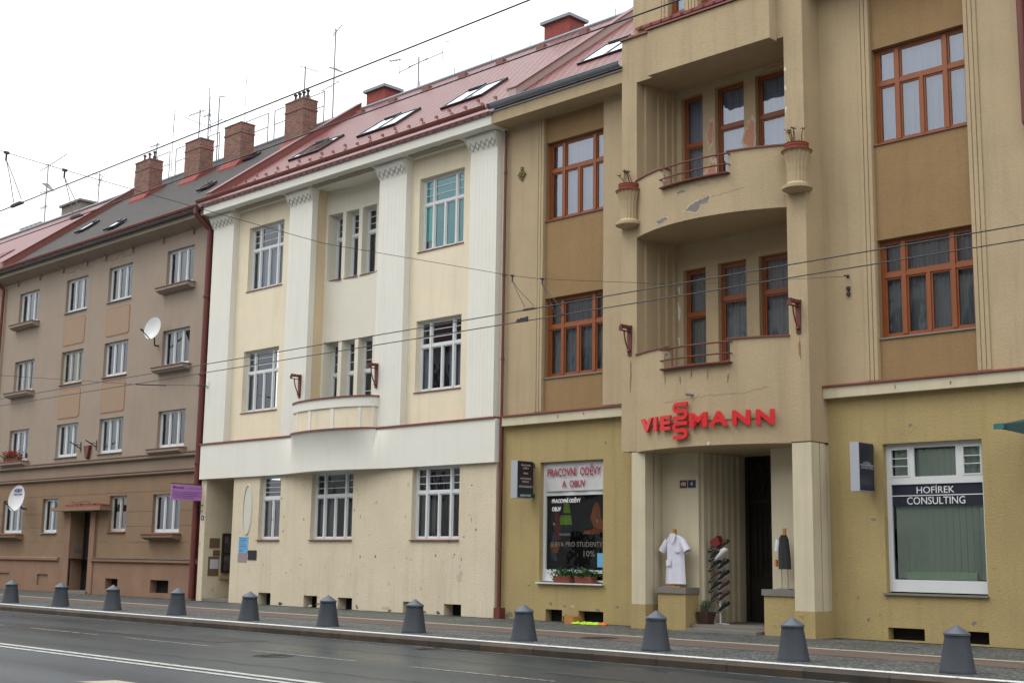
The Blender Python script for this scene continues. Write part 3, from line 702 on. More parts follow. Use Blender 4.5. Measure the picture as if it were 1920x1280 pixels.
# pedestals
for x0, x1, z in ((-17.74, -17.02, .86), (-15.10, -14.30, .88)):
    MB().box(x0, x1, -.43, .0, 0, z-.12).build('pedestal', 'yellow', tan)
    MB().box(x0-.035, x1+.035, -.465, .0, z-.12, z).build('pedestal_cap', 'concrete', tan)
# side party wall, ornament, patches
MB().quad((TX0,0,0),(TX0,9,0),(TX0,9,12.3),(TX0,0,12.3)).quad((TX1,0,0),(TX1,9,0),(TX1,9,13.2),(TX1,0,13.2)).quad((BX0,.5,12.35),(BX0,5,12.35),(BX0,5,17.5),(BX0,.5,13.2)).build('side_wall', 'tan', tan)
orn = MB()
for dx, dz in ((0,0),(.05,.05),(-.05,.05),(.05,-.05),(-.05,-.05),(0,.12),(0,-.12),(.09,.0),(-.09,.0),(0,.17)):
    orn.lathe((-22.32+dx, -.02, 10.78+dz-.035), [(.0,0),(.035,.01),(.045,.035),(.035,.06),(.0,.07)], 10)
orn.build('wall_ornament', 'olive', tan, True)
for i, (cx, cz, rx, rz, mt_) in enumerate([(-16.2,8.62,.26,.10,'baretan'),(-15.95,8.72,.14,.09,'baretan'),(-17.15,8.52,.2,.05,'baretan'),(-16.55,9.02,.12,.04,'baretan'),(-17.03,9.45,.05,.10,'baretan'),(-17.0,5.62,.10,.05,'baretan'),(-15.9,3.72,.05,.03,'barewhite')]):
    blob_patch('bare_plaster', mt_, tan, cx, cz, bow, rx, rz, 20, i, .006, 'rimtan')
for i, (cx, cz, rx, rz, mt_) in enumerate([(-16.96,10.75,.10,.30,'barepink'),(-15.91,10.5,.14,.42,'barepink'),(-15.91,9.9,.15,.34,'barepink'),(-16.97,9.75,.16,.42,'barepink'),(-14.85,10.3,.09,.5,'barepink'),(-15.2,11.88,.35,.05,'barepink')]):
    blob_patch('bare_plaster', mt_, tan, cx, cz, .5, rx, rz, 20, 20+i, .006, 'rimtan')
for i, (cx, cz, rz) in enumerate([(-17.86,7.35,.10),(-17.86,6.85,.3),(-17.86,6.2,.10)]):
    blob_patch('bare_plaster', 'barewhite', tan, cx, cz, .5, .04, rz, 14, 40+i, .006)
for i, z in enumerate((11.25, 10.85, 10.4)): blob_patch('bare_plaster', 'barewhite', tan, XB+.03, z, YP, .03, .07, 12, 60+i, .005)
for i, (cx, cz, rz) in enumerate([(-18.32,5.35,.38),(-14.05,5.5,.28)]):
    blob_patch('rust_stain', 'rust', tan, cx, cz, YP, .03, rz, 16, 70+i, .003)
blob_patch('bare_plaster', 'concrete', tan, -20.72, .10, 0, .10, .10, 12, 80); blob_patch('bare_plaster', 'concrete', tan, -18.4, .18, 0, .16, .14, 14, 81)
blob_patch('bare_plaster', 'concrete', tan, -22.55, .10, 0, .12, .10, 12, 82)
crack(tan, [(-16.0,8.82),(-15.6,8.78),(-15.0,8.88)], bow, 1); crack(tan, [(-17.1,4.62),(-16.2,4.66),(-15.2,4.68),(-14.6,4.80)], bow, 2); crack(tan, [(-16.3,9.2),(-16.1,9.05),(-15.8,9.1)], bow, 3)
crack(tan, [(-14.4,11.7),(-14.9,11.5),(-15.1,11.1)], .5, 4, .006); crack(tan, [(-12.5,3.9),(-12.2,3.75),(-11.9,3.95)], 0, 5, .003)
rnd = random.Random(21)
for i in range(16):
    x = rnd.choice([rnd.uniform(-22.6,-18.9), rnd.uniform(-13.5,-9.9)]); blob_patch('plaster_chip', rnd.choice(['concrete','baretan','rimtan']), tan, x, rnd.choice([.04,.3,.7,2.2,3.9])+.1*rnd.random(), 0, .03+.05*rnd.random(), .02+.03*rnd.random(), 12, 200+i, .003)
for i in range(9): blob_patch('rust_stain', 'rust', tan, [-17.05,-16.6,-15.9,-15.45,-16.3,-20.9,-20.1,-12.3,-11.2][i], [5.12,5.05,5.1,5.0,5.15,4.66,4.68,4.66,4.64][i], bow if i < 5 else -.16, .02, .12 if i < 5 else .05, 12, 300+i, .003)
# downpipe between white and tan
def pipe(root, pts, r, material='redpaint', collars=()):
    mb = MB().path(pts, r, 12)
    for c in collars: mb.tube((c[0],c[1],c[2]-.03), (c[0],c[1],c[2]+.03), r*1.3, 12)
    return mb.build('downpipe', material, root, True, 30)

# shop window (workwear), frame and pane
sw = MB(); y_ = .12
sw.box(-21.60,-21.52,y_,y_+.07,.90,3.64).box(-21.52,-19.64,y_,y_+.07,2.86,2.98).box(-21.52,-19.64,y_,y_+.07,1.10,1.17).box(-19.70,-19.64,y_,y_+.07,.90,3.64).box(-21.52,-19.64,y_+.01,y_+.07,3.56,3.64).box(-21.52,-21.1,y_+.01,y_+.06,.90,1.10).box(-21.1,-19.64,y_+.01,y_+.07,.90,.95)
shop = sw.build('shop_window', 'whiteframe', tan)
MB().quad((-21.52,y_+.04,1.17),(-19.7,y_+.04,1.17),(-19.7,y_+.04,2.86),(-21.52,y_+.04,2.86)).quad((-21.1,y_+.04,.95),(-19.7,y_+.04,.95),(-19.7,y_+.04,1.1),(-21.1,y_+.04,1.1)).build('pane', 'glass_dark', shop)
MB().box(-21.64,-19.60,-.09,y_+.01,.845,.875).build('sill', 'whiteframe', shop)
MB().box(-21.5,-19.7,.8,.82,.9,3.5).box(-21.58,-19.66,.3,.8,1.12,1.14).build('display_back', 'dark', shop)
text('window_lettering', 'PRACOVNÍ ODĚVY', 'whitetext', shop, (-21.34,y_+.02,2.69), (1,0,0), (0,0,1), .90, .125, .003, .045)
text('window_lettering', 'OBUV', 'whitetext', shop, (-21.34,y_+.02,2.50), (1,0,0), (0,0,1), .29, .105, .003, .045)
text('window_lettering', 'SLEVA PRO STUDENTY', 'chalk', shop, (-21.38,y_+.03,1.69), (1,0,0), (0,0,1), 1.60, .11, .002, 0)
text('window_lettering', '10%', 'chalk', shop, (-20.35,y_+.03,1.47), (1,0,0), (0,0,1), .34, .13, .002, 0)
bx('notice', 'skyblue', shop, -19.93, -19.72, y_+.02, y_+.03, 1.24, 1.55)
bnr = MB(); n_ = 24
for i in range(n_):
    a, b = -21.50+1.80*i/n_, -21.50+1.80*(i+1)/n_
    f = lambda x: .085+.012*math.sin(x*9)+.006*math.sin(x*23)
    bnr.quad((a, f(a), 2.96), (b, f(b), 2.96), (b, .10, 3.60), (a, .10, 3.60))
ban = bnr.build('banner', 'banner'); tag(ban, 'white vinyl banner with maroon handwritten capitals above the workwear shop window', 'banner')
text('banner_lettering', 'PRACOVNÍ  ODĚVY', 'maroon', ban, (-21.42,.062,3.30), (1,0,0), (0,0,1), 1.66, .25, .004, .012)
text('banner_lettering', 'A  OBUV', 'maroon', ban, (-20.95,.062,3.04), (1,0,0), (0,0,1), .72, .16, .004, .012)

# office window (right)
ow = MB(); y_ = .12
ow.box(-12.71,-12.60,y_,y_+.07,.90,3.62).box(-10.81,-10.74,y_,y_+.07,.90,3.62).box(-12.60,-10.81,y_,y_+.07,2.86,3.0).box(-12.60,-10.81,y_+.005,y_+.07,3.53,3.62)
ow.box(-12.22,-12.12,y_,y_+.07,3.0,3.53).box(-11.3,-11.17,y_,y_+.07,3.0,3.53).box(-12.60,-10.81,y_,y_+.07,.90,1.12)
for a, b in ((-12.60,-12.22), (-11.17,-10.81)):
    ow.box(a,a+.025,y_-.01,y_+.05,3.0,3.53).box(b-.025,b,y_-.01,y_+.05,3.0,3.53).box(a+.025,b-.025,y_-.01,y_+.05,3.0,3.025).box(a+.025,b-.025,y_-.01,y_+.05,3.505,3.53)
    for z in (3.20, 3.345): ow.box(a+.025,b-.025,y_,y_+.04,z-.007,z+.007)
off_ = ow.build('shop_window', 'whiteframe', tan)
MB().quad((-12.6,y_+.04,1.12),(-10.81,y_+.04,1.12),(-10.81,y_+.04,2.86),(-12.6,y_+.04,2.86)).quad((-12.6,y_+.035,3.0),(-10.81,y_+.035,3.0),(-10.81,y_+.035,3.53),(-12.6,y_+.035,3.53)).build('pane', 'glass_dark', off_)
MB().box(-12.74,-10.72,-.06,y_+.01,.84,.875).build('sill', 'concrete', off_)
MB().box(-12.60,-10.81,y_+.028,y_+.036,2.46,2.86).build('window_sign', 'navy', off_)
MB().box(-12.60,-10.81,y_+.018,y_+.027,2.645,2.66).build('sign_rule', 'whitetext', off_)
text('window_lettering', 'HOFÍREK', 'whitetext', off_, (-12.10,y_+.026,2.69), (1,0,0), (0,0,1), .74, .155, .003, .0)
text('window_lettering', 'CONSULTING', 'whitetext', off_, (-12.30,y_+.026,2.49), (1,0,0), (0,0,1), 1.14, .135, .003, .0)
vb = MB()
for k in range(15):
    x = -12.55+k*.125; vb.quad((x, y_+.075, 1.14), (x+.085, y_+.15, 1.14), (x+.085, y_+.15, 3.5), (x, y_+.075, 3.5))
vb.build('vertical_blind', 'strip', off_)
rb = MB().box(-12.36,-11.0,y_+.06,y_+.09,1.13,1.27)
for k in range(20): rb.box(-12.34+k*.067,-12.30+k*.067,y_+.05,y_+.06,1.15,1.25)
rb.build('radiator', 'radiator', off_)

# red sign letters on the bow wall
sg = thing('shop_sign', (-16.2, -1.1, 4.2), 'red block letters of a heating firm fixed to the bow wall over the doorway', 'sign')
for ch, x0, x1, z0, z1 in (('V',-17.82,-17.37,4.04,4.34),('I',-17.33,-17.22,4.04,4.34),('E',-17.11,-16.80,4.04,4.34),('S',-16.74,-16.34,4.22,4.58),('S',-16.74,-16.34,3.83,4.19),
    ('M',-16.29,-15.87,4.04,4.34),('A',-15.82,-15.41,4.04,4.34),('N',-15.33,-14.97,4.04,4.34),('N',-14.87,-14.53,4.04,4.34)):
    xm = (x0+x1)/2; dx = x1-x0; dy = bow(x1)-bow(x0)
    if ch != 'S': text('letter', ch, 'redsign', sg, (x0, bow(x0)-.05, z0), (dx, dy, 0), (0,0,1), math.hypot(dx, dy), z1-z0, .05, .045); continue
    W_, H_, tk = math.hypot(dx, dy), z1-z0, .078; rg = Vector((dx, dy, 0)).normalized(); org = Vector((x0, bow(x0)-.05, z0)); h2 = (H_-tk)/2; c = tk/2; r = h2/2
    cl = [(W_-c*.2, H_-c)]+[(r+c+r*math.cos(q), H_-c-r+r*math.sin(q)) for q in [math.pi/2+math.pi*k/8 for k in range(9)]]
    cl += [(W_-r-c+r*math.cos(q), c+r+r*math.sin(q)) for q in [math.pi/2-math.pi*k/8 for k in range(9)]]+[(c*.2, c)]
    L_, R2 = [], []
    for k, p in enumerate(cl):
        a = cl[max(0, k-1)]; b = cl[min(len(cl)-1, k+1)]; tx, tz = b[0]-a[0], b[1]-a[1]; l_ = math.hypot(tx, tz); nx_, nz_ = -tz/l_*c, tx/l_*c
        L_.append((p[0]+nx_, p[1]+nz_)); R2.append((p[0]-nx_, p[1]-nz_))
    mb = MB(); nrm = rg.cross(Vector((0,0,1)))
    def q3(p, e): return org+rg*p[0]+Vector((0,0,1))*p[1]+nrm*e
    for k in range(len(cl)-1):
        A, B, C_, D = L_[k], L_[k+1], R2[k+1], R2[k]
        mb.quad(q3(A,.05),q3(B,.05),q3(C_,.05),q3(D,.05)); mb.quad(q3(A,0),q3(D,0),q3(C_,0),q3(B,0)); mb.quad(q3(A,0),q3(B,0),q3(B,.05),q3(A,.05)); mb.quad(q3(D,0),q3(D,.05),q3(C_,.05),q3(C_,0))
    for k in (0, len(cl)-1): mb.quad(q3(L_[k],0),q3(L_[k],.05),q3(R2[k],.05),q3(R2[k],0))
    mb.build('letter', 'redsign', sg)
cb = MB(); pts = [(-17.6+3.0*i/16, bow(-17.6+3.0*i/16)-.02, 4.17) for i in range(17)]; cb.path(pts, .008); cb.build('cable', 'black', sg)

# house number plates
for nm, x0, x1, m_, s_, lb in (('house_number_plate', -17.48, -17.29, 'platered', '490', 'small dark red house number plate beside the doorway, left of the blue one'), ('house_number_plate', -17.26, -17.07, 'plateblue', '4', 'small blue house number plate reading 4 beside the doorway')):
    t = thing(nm, ((x0+x1)/2, .01, 3.0), lb, 'house number'); bx('plate', m_, t, x0, x1, -.008, .008, 2.93, 3.09)
    text('number', s_, 'whitetext', t, ((x0+x1)/2, -.008, 3.01), (1,0,0), (0,0,1), .13 if len(s_) > 1 else .05, .08, .003, 0, True)

# projecting box signs
def boxsign(x0, x1, y0, y1, z0, z1, face, label, lines, extra=None):
    t = thing('box_sign', (x1, y1, z0), label, 'sign')
    b_ = MB().box(x0, x1-.004, y0, y1, z0, z1); b_.build('casing', 'silver', t)
    bx('face', face, t, x1-.004, x1+.004, y0+.015, y1-.015, z0+.02, z1-.015)
    for s_, zc, w_, h_, mt_ in lines:
        text('lettering', s_, mt_, t, (x1+.004, (y0+y1)/2, zc), (0,1,0), (0,0,1), w_, h_, .002, .01, True)
    br = MB()
    for z in (z0+.06, z1-.09): br.box((x0+x1)/2-.02, (x0+x1)/2+.02, y1, .0, z-.02, z+.02); br.box((x0+x1)/2-.04, (x0+x1)/2+.04, -.01, .0, z-.05, z+.05)
    br.build('bracket', 'black', t)
    return t
bs = boxsign(-21.92, -21.71, -.65, -.10, 2.79, 3.66, 'black', 'black projecting box sign listing workwear and shoes in small white capitals',
    [('PRACOVNÍ', 3.56, .30, .05, 'pinktext'), ('ODĚVY', 3.49, .20, .055, 'pinktext'), ('OBUV', 3.37, .16, .04, 'pinktext'), ('ELEKTRICKÉ', 3.25, .34, .045, 'pinktext'), ('NÁŘADÍ', 3.18, .22, .05, 'pinktext'), ('AUROVIN.ESSHOPY', 3.06, .46, .045, 'pinktext')])
MB().box(-21.708,-21.702,-.64,-.11,2.81,2.91).build('footer', 'awning', bs); text('lettering', 'NOVOTNÝ', 'whitetext', bs, (-21.702,-.375,2.86), (0,1,0), (0,0,1), .34, .055, .002, .01, True)
bs2 = boxsign(-13.01, -12.82, -.63, -.10, 2.72, 3.63, 'navy', 'navy projecting box sign of the consulting office with a thin white rule',
    [('HOFÍREK', 3.25, .28, .055, 'silver'), ('CONSULTING', 3.165, .44, .055, 'silver')])
MB().box(-12.818,-12.812,-.61,-.12,3.205,3.213).build('rule', 'whitetext', bs2)

# =============================================================== WHITE HOUSE (middle)
wh = thing('cream_house', (-29.3, 0, 0), 'cream and white art deco house with fluted pilasters, central bow balcony and red roof', 'house')
WX0, WX1 = -36.12, -22.86
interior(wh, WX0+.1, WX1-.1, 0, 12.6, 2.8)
yg = -.14
ghw = [(-35.72,-34.22,0,3.70,2.4), (-32.86,-31.80,1.85,3.70), (-30.32,-28.46,1.85,3.70), (-26.02,-24.23,1.85,3.70),
       (-32.70,-32.08,.0,.34,.3), (-30.50,-29.88,.0,.32,.3), (-28.96,-28.34,.0,.31,.3), (-26.26,-25.62,.0,.29,.3), (-24.70,-24.08,.0,.28,.3)]
MB().wall(-36.0, -22.93, 0, 3.75, ghw, yg, .22).quad((-22.93,yg,0),(-22.93,.05,0),(-22.93,.05,3.75),(-22.93,yg,3.75)).build('ground_wall', 'cream_low', wh)
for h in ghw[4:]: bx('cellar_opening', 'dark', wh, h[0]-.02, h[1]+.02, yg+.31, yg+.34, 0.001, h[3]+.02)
for h, st in ((ghw[1], 'narrow'), (ghw[2], 'muntin'), (ghw[3], 'muntin')):
    window(wh, h[0], h[1], h[2], h[3], yg+.13, st, 'whiteframe', 'glass', 'curtain_dim', 'copper', .05, wy=yg, cover=.55)
# band with swelling and red flashing
def swell(x, y0, b=.70, a=1.85, c=-29.25):
    d = abs(x-c)/a
    return y0-(b*math.sqrt(max(0, 1-d*d)) if d < 1 else 0)
def sprof(x0, x1, y0, yb, b=.70, a=1.85, off=0.):
    xs = sorted({x0, x1, *[-29.25-(a+off)*math.cos(math.pi*k/36) for k in range(37)]})
    return [(x, swell(x, y0-off, b, a+off)) for x in xs if x0 <= x <= x1]+[(x1, yb), (x0, yb)]
def loft_band(z0, z1, off, name, material, flat_top=True):
    xs = sorted({WX0+.1-off, WX1-.04+off*0, *[-29.25-1.85*math.cos(math.pi*k/30) for k in range(31)], *[-29.25-3.0*math.cos(math.pi*k/30) for k in range(31)]})
    mb = MB(); nz = 14
    def yy(x, v): # v: 0 bottom, 1 top
        lo = .42*math.cos(math.pi*(x+29.25)/6.0)**2 if abs(x+29.25) < 3 else 0
        hi = .60*math.sqrt(max(0, 1-((x+29.25)/1.85)**2)) if abs(x+29.25) < 1.85 else 0
        v = v**2.6; return -.24-off-(lo*(1-v)+hi*v)
    for a_, b_ in zip(xs, xs[1:]):
        for j in range(nz):
            v0, v1 = (j/nz, (j+1)/nz) if not off else (1, 1); c0 = z0+(z1-z0)*j/nz; c1 = z0+(z1-z0)*(j+1)/nz
            mb.quad((a_,yy(a_,v0),c0),(b_,yy(b_,v0),c0),(b_,yy(b_,v1),c1),(a_,yy(a_,v1),c1))
        e0, e1 = (0, 1) if not off else (1, 1)
        mb.quad((a_,.0,z0),(b_,.0,z0),(b_,yy(b_,e0),z0),(a_,yy(a_,e0),z0)); mb.quad((a_,yy(a_,e1),z1),(b_,yy(b_,e1),z1),(b_,.0,z1),(a_,.0,z1))
    for x in (xs[0], xs[-1]): mb.quad((x,-.24-off,z0),(x,0,z0),(x,0,z1),(x,-.24-off,z1))
    mb.build(name, material, wh, True, 50)
loft_band(3.69, 4.75, 0, 'band', 'white'); loft_band(4.752, 4.795, .04, 'band_flashing', 'copper')
# upper wall with niche
NX0, NX1 = -30.78, -27.65
uh = [(-34.24,-32.40,5.66,7.54), (-34.24,-32.40,9.42,11.42), (-26.19,-24.44,5.66,7.54), (-26.19,-24.44,9.42,11.42)]
MB().wall(WX0, NX0, 4.75, 12.3, uh[:2], 0, .2).build('upper_wall', 'cream', wh); MB().wall(NX1, WX1, 4.75, 12.3, uh[2:], 0, .2).build('upper_wall', 'cream', wh)
for i, h in enumerate(uh):
    if i == 3: window(wh, *h, .14, 'muntin', 'whiteframe', 'glass', 'curtain', 'copper', .03, wy=0, blind=True)
    else: window(wh, *h, .14, 'muntin', 'whiteframe', 'glass', 'curtain' if i == 1 else 'curtain_dim', 'copper', .03, wy=0, cover=.95 if i == 1 else .65)
MB().quad((NX0,0,4.75),(NX0,.36,4.75),(NX0,.36,12.3),(NX0,0,12.3)).build('niche_side', 'cream_deep', wh); MB().quad((NX1,0,4.75),(NX1,0,12.3),(NX1,.36,12.3),(NX1,.36,4.75)).build('niche_side', 'cream_deep', wh)
nh = []
cx = -29.2
for z0, z1 in ((4.9, 7.50), (9.33, 11.30)):
    for a, b in ((-30.70,-30.12), (-29.98,-29.42), (-29.26,-28.60), (-28.46,-27.95)): nh.append((a, b, z0, z1))
def niche(x):
    d = (x-cx)/1.57; return .36+.14*(1-d*d)
xs = sorted({NX0, NX1, *[h[k] for h in nh for k in (0, 1)]}); zs = [4.75, 4.9, 7.5, 9.33, 11.30, 12.3]
mb = MB()
for a, b in zip(xs, xs[1:]):
    for c, d in zip(zs, zs[1:]):
        if any(h[0] < (a+b)/2 < h[1] and h[2] < (c+d)/2 < h[3] for h in nh): continue
        n_ = 3
        for i in range(n_):
            p, q = a+(b-a)*i/n_, a+(b-a)*(i+1)/n_; mb.quad((p,niche(p),c),(q,niche(q),c),(q,niche(q),d),(p,niche(p),d))
for a, b, c, d in nh:
    ya, yb, yi = niche(a), niche(b), .78
    mb.quad((a,ya,c),(a,ya,d),(a,yi,d),(a,yi,c)); mb.quad((b,yb,c),(b,yi,c),(b,yi,d),(b,yb,d)); mb.quad((a,ya,d),(b,yb,d),(b,yi,d),(a,yi,d)); mb.quad((a,ya,c),(a,yi,c),(b,yi,c),(b,yb,c))
mb.build('niche_wall', 'niche', wh)
for i, (a, b, c, d) in enumerate(nh):
    window(wh, a, b, c, d, .70, 'slotwide' if (i == 2) else 'slot', 'whiteframe', 'glass', 'curtain_dim', 'copper' if c > 5 else None, .03, wy=niche((a+b)/2), cover=.5)
# bow balcony
def balc(x0, x1, z0, z1, y0, b, a, material, name, thick=.1, n=40):
    pr = []
    for k in range(n+1):
        t = math.pi*k/n; pr.append((-29.25-a*math.cos(t), y0-b*math.sin(t)))
    pr2 = [(-29.25-(a-thick)*math.cos(math.pi*k/n), y0-(b-thick)*math.sin(math.pi*k/n)) for k in range(n, -1, -1)]
    return MB().prism(pr+pr2, 'z', z0, z1).build(name, material, wh, True, 30)
balc(0,0,4.8,5.52,-.2,.58,1.79,'cream','balcony_parapet')
balc(0,0,5.36,5.62,-.2,.62,1.83,'white','balcony_rim'); balc(0,0,5.622,5.655,-.2,.66,1.87,'copper','balcony_flashing', .18)
for k in (.08, .27, .42, .60, .80, .93):
    t = math.pi*k; w_ = .035*math.pi*.5; pr = []
    for tt in (t-w_*.7, t, t+w_*.7): pr.append((-29.25-1.81*math.cos(tt), -.2-.60*math.sin(tt)))
    for tt in (t+w_*.7, t, t-w_*.7): pr.append((-29.25-1.72*math.cos(tt), -.2-.52*math.sin(tt)))
    MB().prism(pr, 'z', 4.8, 5.36).build('balcony_rib', 'white', wh)
MB().prism([( -29.25-1.75*math.cos(math.pi*k/24), -.2-.54*math.sin(math.pi*k/24)) for k in range(25)]+[(NX1,.36),(NX0,.36)], 'z', 4.78, 4.86).build('balcony_floor', 'concrete', wh)
# pilasters with flared zigzag capitals
for i, (a, b) in enumerate(((-35.98,-34.84), (-31.86,-30.74), (-27.66,-26.52), (-24.0,-23.02))):
    mb = MB().box(a, b, -.20, .0, 4.8, 11.60)
    n_ = 6
    for k in range(n_):
        x = a+.09+(b-a-.18)*(k+.5)/n_; mb.box(x-.06, x+.06, -.2025, -.20, 4.82, 11.35)
    mb.build('pilaster', 'white', wh)
    fl = .13
    mb = MB(); i0 = len(mb.v)
    mb.v += [(a,-.2,11.60),(b,-.2,11.60),(b,0,11.60),(a,0,11.60),(a-fl,-.34,12.0),(b+fl*.4,-.34,12.0),(b+fl*.4,0,12.0),(a-fl,0,12.0)]
    mb.f += [(0,1,5,4),(1,2,6,5),(3,0,4,7),(0,3,2,1),(4,5,6,7)]
    mb0 = mb; mb = MB()
    def cp(u, v): # point on sloped capital face
        xa = a-fl*v; xb = b+fl*.4*v; return (xa+(xb-xa)*u, -.2-.14*v-.008, 11.60+.40*v)
    for base_ in (.30, .12):
        pts = [cp(.05+.9*k/10, base_+(.34 if (k+(base_ < .2)) % 2 else .0)) for k in range(11)]; mb.path(pts, .013, 5)
    mb.path([cp(.03,.08), cp(.03,.93), cp(.97,.93), cp(.97,.08)], .008, 5); zz = mb; cap = mb0.build('capital', 'white', wh); zz.build('zigzag', 'groove_shade', cap)
# cornice
MB().prism([(-.60,12.06),(.0,12.0),(.0,12.36),(-.60,12.36)], 'x', WX0+.12, WX1+.02).build('cornice', 'white', wh)
MB().box(NX0, NX1, -.3, .55, 12.005, 12.03).build('niche_soffit', 'white', wh)
M['frieze'] = mat('frieze_plaster', (.34,.30,.24), .9, .5, 9, .6, 30)
rnd = random.Random(3)
for a, b in ((-34.6,-32.1), (-30.6,-27.9), (-26.3,-24.3)):
    mb = MB(); pr = [(a, -.19), (b, -.19)]; k = b
    while k > a: pr.append((k, -.33-.05*rnd.random())); k -= .11
    pr.append((a, -.35)); mb.prism(pr, 'z', 11.985, 12.035); mb.build('soffit_frieze', 'frieze', wh)
MB().prism([(-.66,12.365),(-.2,12.375),(-.2,12.40),(-.66,12.39)], 'x', WX0+.05, WX1).build('eave_flashing', 'gutter_red', wh)
gutter(wh, WX0-.1, WX1-.03, -.72, 12.52, .085, 'gutter_red')
roofslab(wh, WX0, -22.8, 'roof_red')
S_ = (17.15-12.36)/(5.6+.66)
def rz(y): return 12.36+(y+.66)*S_
# ridge cap and hooks
MB().tube((WX0,5.6,17.17),(-18.4,5.6,17.17),.07,8).build('ridge_cap', 'gutter_grey', wh)
def parapet(root, x, w_, material, y0=-.35, y1=5.6, h=.24):
    MB().prism([(y0,rz(y0)-.05),(y0,rz(y0)+h),(y1,rz(y1)+h),(y1,rz(y1)-.05)], 'x', x-w_/2, x+w_/2).build('fire_wall', material, root)
    MB().prism([(y0-.02,rz(y0)+h),(y0-.02,rz(y0)+h+.03),(y1,rz(y1)+h+.03),(y1,rz(y1)+h)], 'x', x-w_/2-.04, x+w_/2+.04).build('fire_wall_capping', 'roof_sheet' if material != 'concrete' else 'steel', root)
parapet(wh, WX0-.05, .30, 'gutter_red'); parapet(tan, -22.78, .26, mat('pinkish_render', (.42,.33,.31), .8), y0=.05)
def skylight(root, x0, x1, y0, y1, dark=False, bars=1):
    nrm = Vector((0, -S_, 1)).normalized(); u = Vector((0, 1, S_)).normalized()
    def pt(x, y, h): return Vector((x, y, rz(y)))+nrm*h
    def bar(xa, xb, ya, yb, h0, h1, mb):
        i = len(mb.v); P8 = [pt(xa,ya,h0),pt(xb,ya,h0),pt(xb,yb,h0),pt(xa,yb,h0),pt(xa,ya,h1),pt(xb,ya,h1),pt(xb,yb,h1),pt(xa,yb,h1)]
        mb.v += [tuple(p) for p in P8]; mb.f += [tuple(i+k for k in q) for q in ((0,3,2,1),(4,5,6,7),(0,1,5,4),(1,2,6,5),(2,3,7,6),(3,0,4,7))]
    fr = MB(); t = .05
    bar(x0,x1,y0,y0+t,.0,.075,fr); bar(x0,x1,y1-t,y1,.0,.075,fr); bar(x0,x0+t,y0+t,y1-t,.0,.075,fr); bar(x1-t,x1,y0+t,y1-t,.0,.075,fr)
    for k in range(bars): xm = x0+(x1-x0)*(k+1)/(bars+1); bar(xm-.04,xm+.04,y0+t,y1-t,.0,.075,fr)
    bar(x0+.1,(x0+x1)/2-.1,y1,y1+.10,.04,.10,fr)
    f = fr.build('skylight', 'black', root)
    pn = MB(); pn.quad(pt(x0+t,y0+t,.06),pt(x1-t,y0+t,.06),pt(x1-t,y1-t,.06),pt(x0+t,y1-t,.06)); pn.build('pane', 'skyglass' if not dark else 'glass', f)
    pb_ = MB(); pb_.quad(pt(x0+t,y0+t,.03),pt(x1-t,y0+t,.03),pt(x1-t,y1-t,.03),pt(x0+t,y1-t,.03)); pb_.build('shade', 'curtain' if not dark else 'dark', f)
skylight(wh, -34.2, -32.6, 1.3, 2.3); skylight(wh, -30.75, -28.95, 1.35, 2.35, True); skylight(wh, -26.9, -25.2, 1.3, 2.3)
skylight(tan, -21.46, -19.7, 1.05, 2.15)
for row, (yy, dx) in enumerate(((.15, .0), (.75, .35), (.45, .17))):
    k = WX0+.7+dx
    while k < -23.2:
        z = rz(yy); MB().box(k-.008, k+.008, yy-.07, yy, z-.01, z+.07).box(k-.05, k+.05, yy-.075, yy-.07, z-.01, z+.06).build('snow_guard', 'gutter_red', wh); k += 1.15
k = WX0+.8
while k < -19:
    MB().box(k-.16, k+.16, 4.95, 5.12, rz(4.95)-.02, rz(5.0)+.11).build('roof_vent', 'copper', wh); MB().tube((k+.7,5.6,17.2),(k+.72,5.58,17.42),.012).build('ridge_spike', 'iron', wh); k += 1.75
def capped_chimney(root, x0, x1, y0, y1, z0, z1):
    c_ = MB().box(x0, x1, y0, y1, z0, z1-.10).build('chimney', 'brick_red', root)
    MB().box(x0-.1, x1+.1, y0-.1, y1+.1, z1-.10, z1).build('cap', 'gutter_grey', c_)
capped_chimney(wh, -36.0, -35.0, 5.8, 6.5, 15.5, 17.9); capped_chimney(wh, -27.2, -26.15, 5.8, 6.5, 15.5, 17.95)
crack(wh, [(-25.0,1.6),(-24.8,1.3),(-24.9,1.0)], yg, 7, .003); crack(wh, [(-28.6,3.5),(-28.2,3.1),(-28.25,2.7)], yg, 8, .003)
rnd = random.Random(31)
for i in range(14): blob_patch('plaster_chip', rnd.choice(['concrete','rimtan','baretan']), wh, rnd.uniform(-33.8,-23.2), .03+.08*rnd.random(), yg, .05+.12*rnd.random(), .02+.04*rnd.random(), 12, 400+i, .003)
blob_patch('damp_patch', 'rimtan', wh, -24.15, .95, yg, .13, .16, 12, 431, .002)
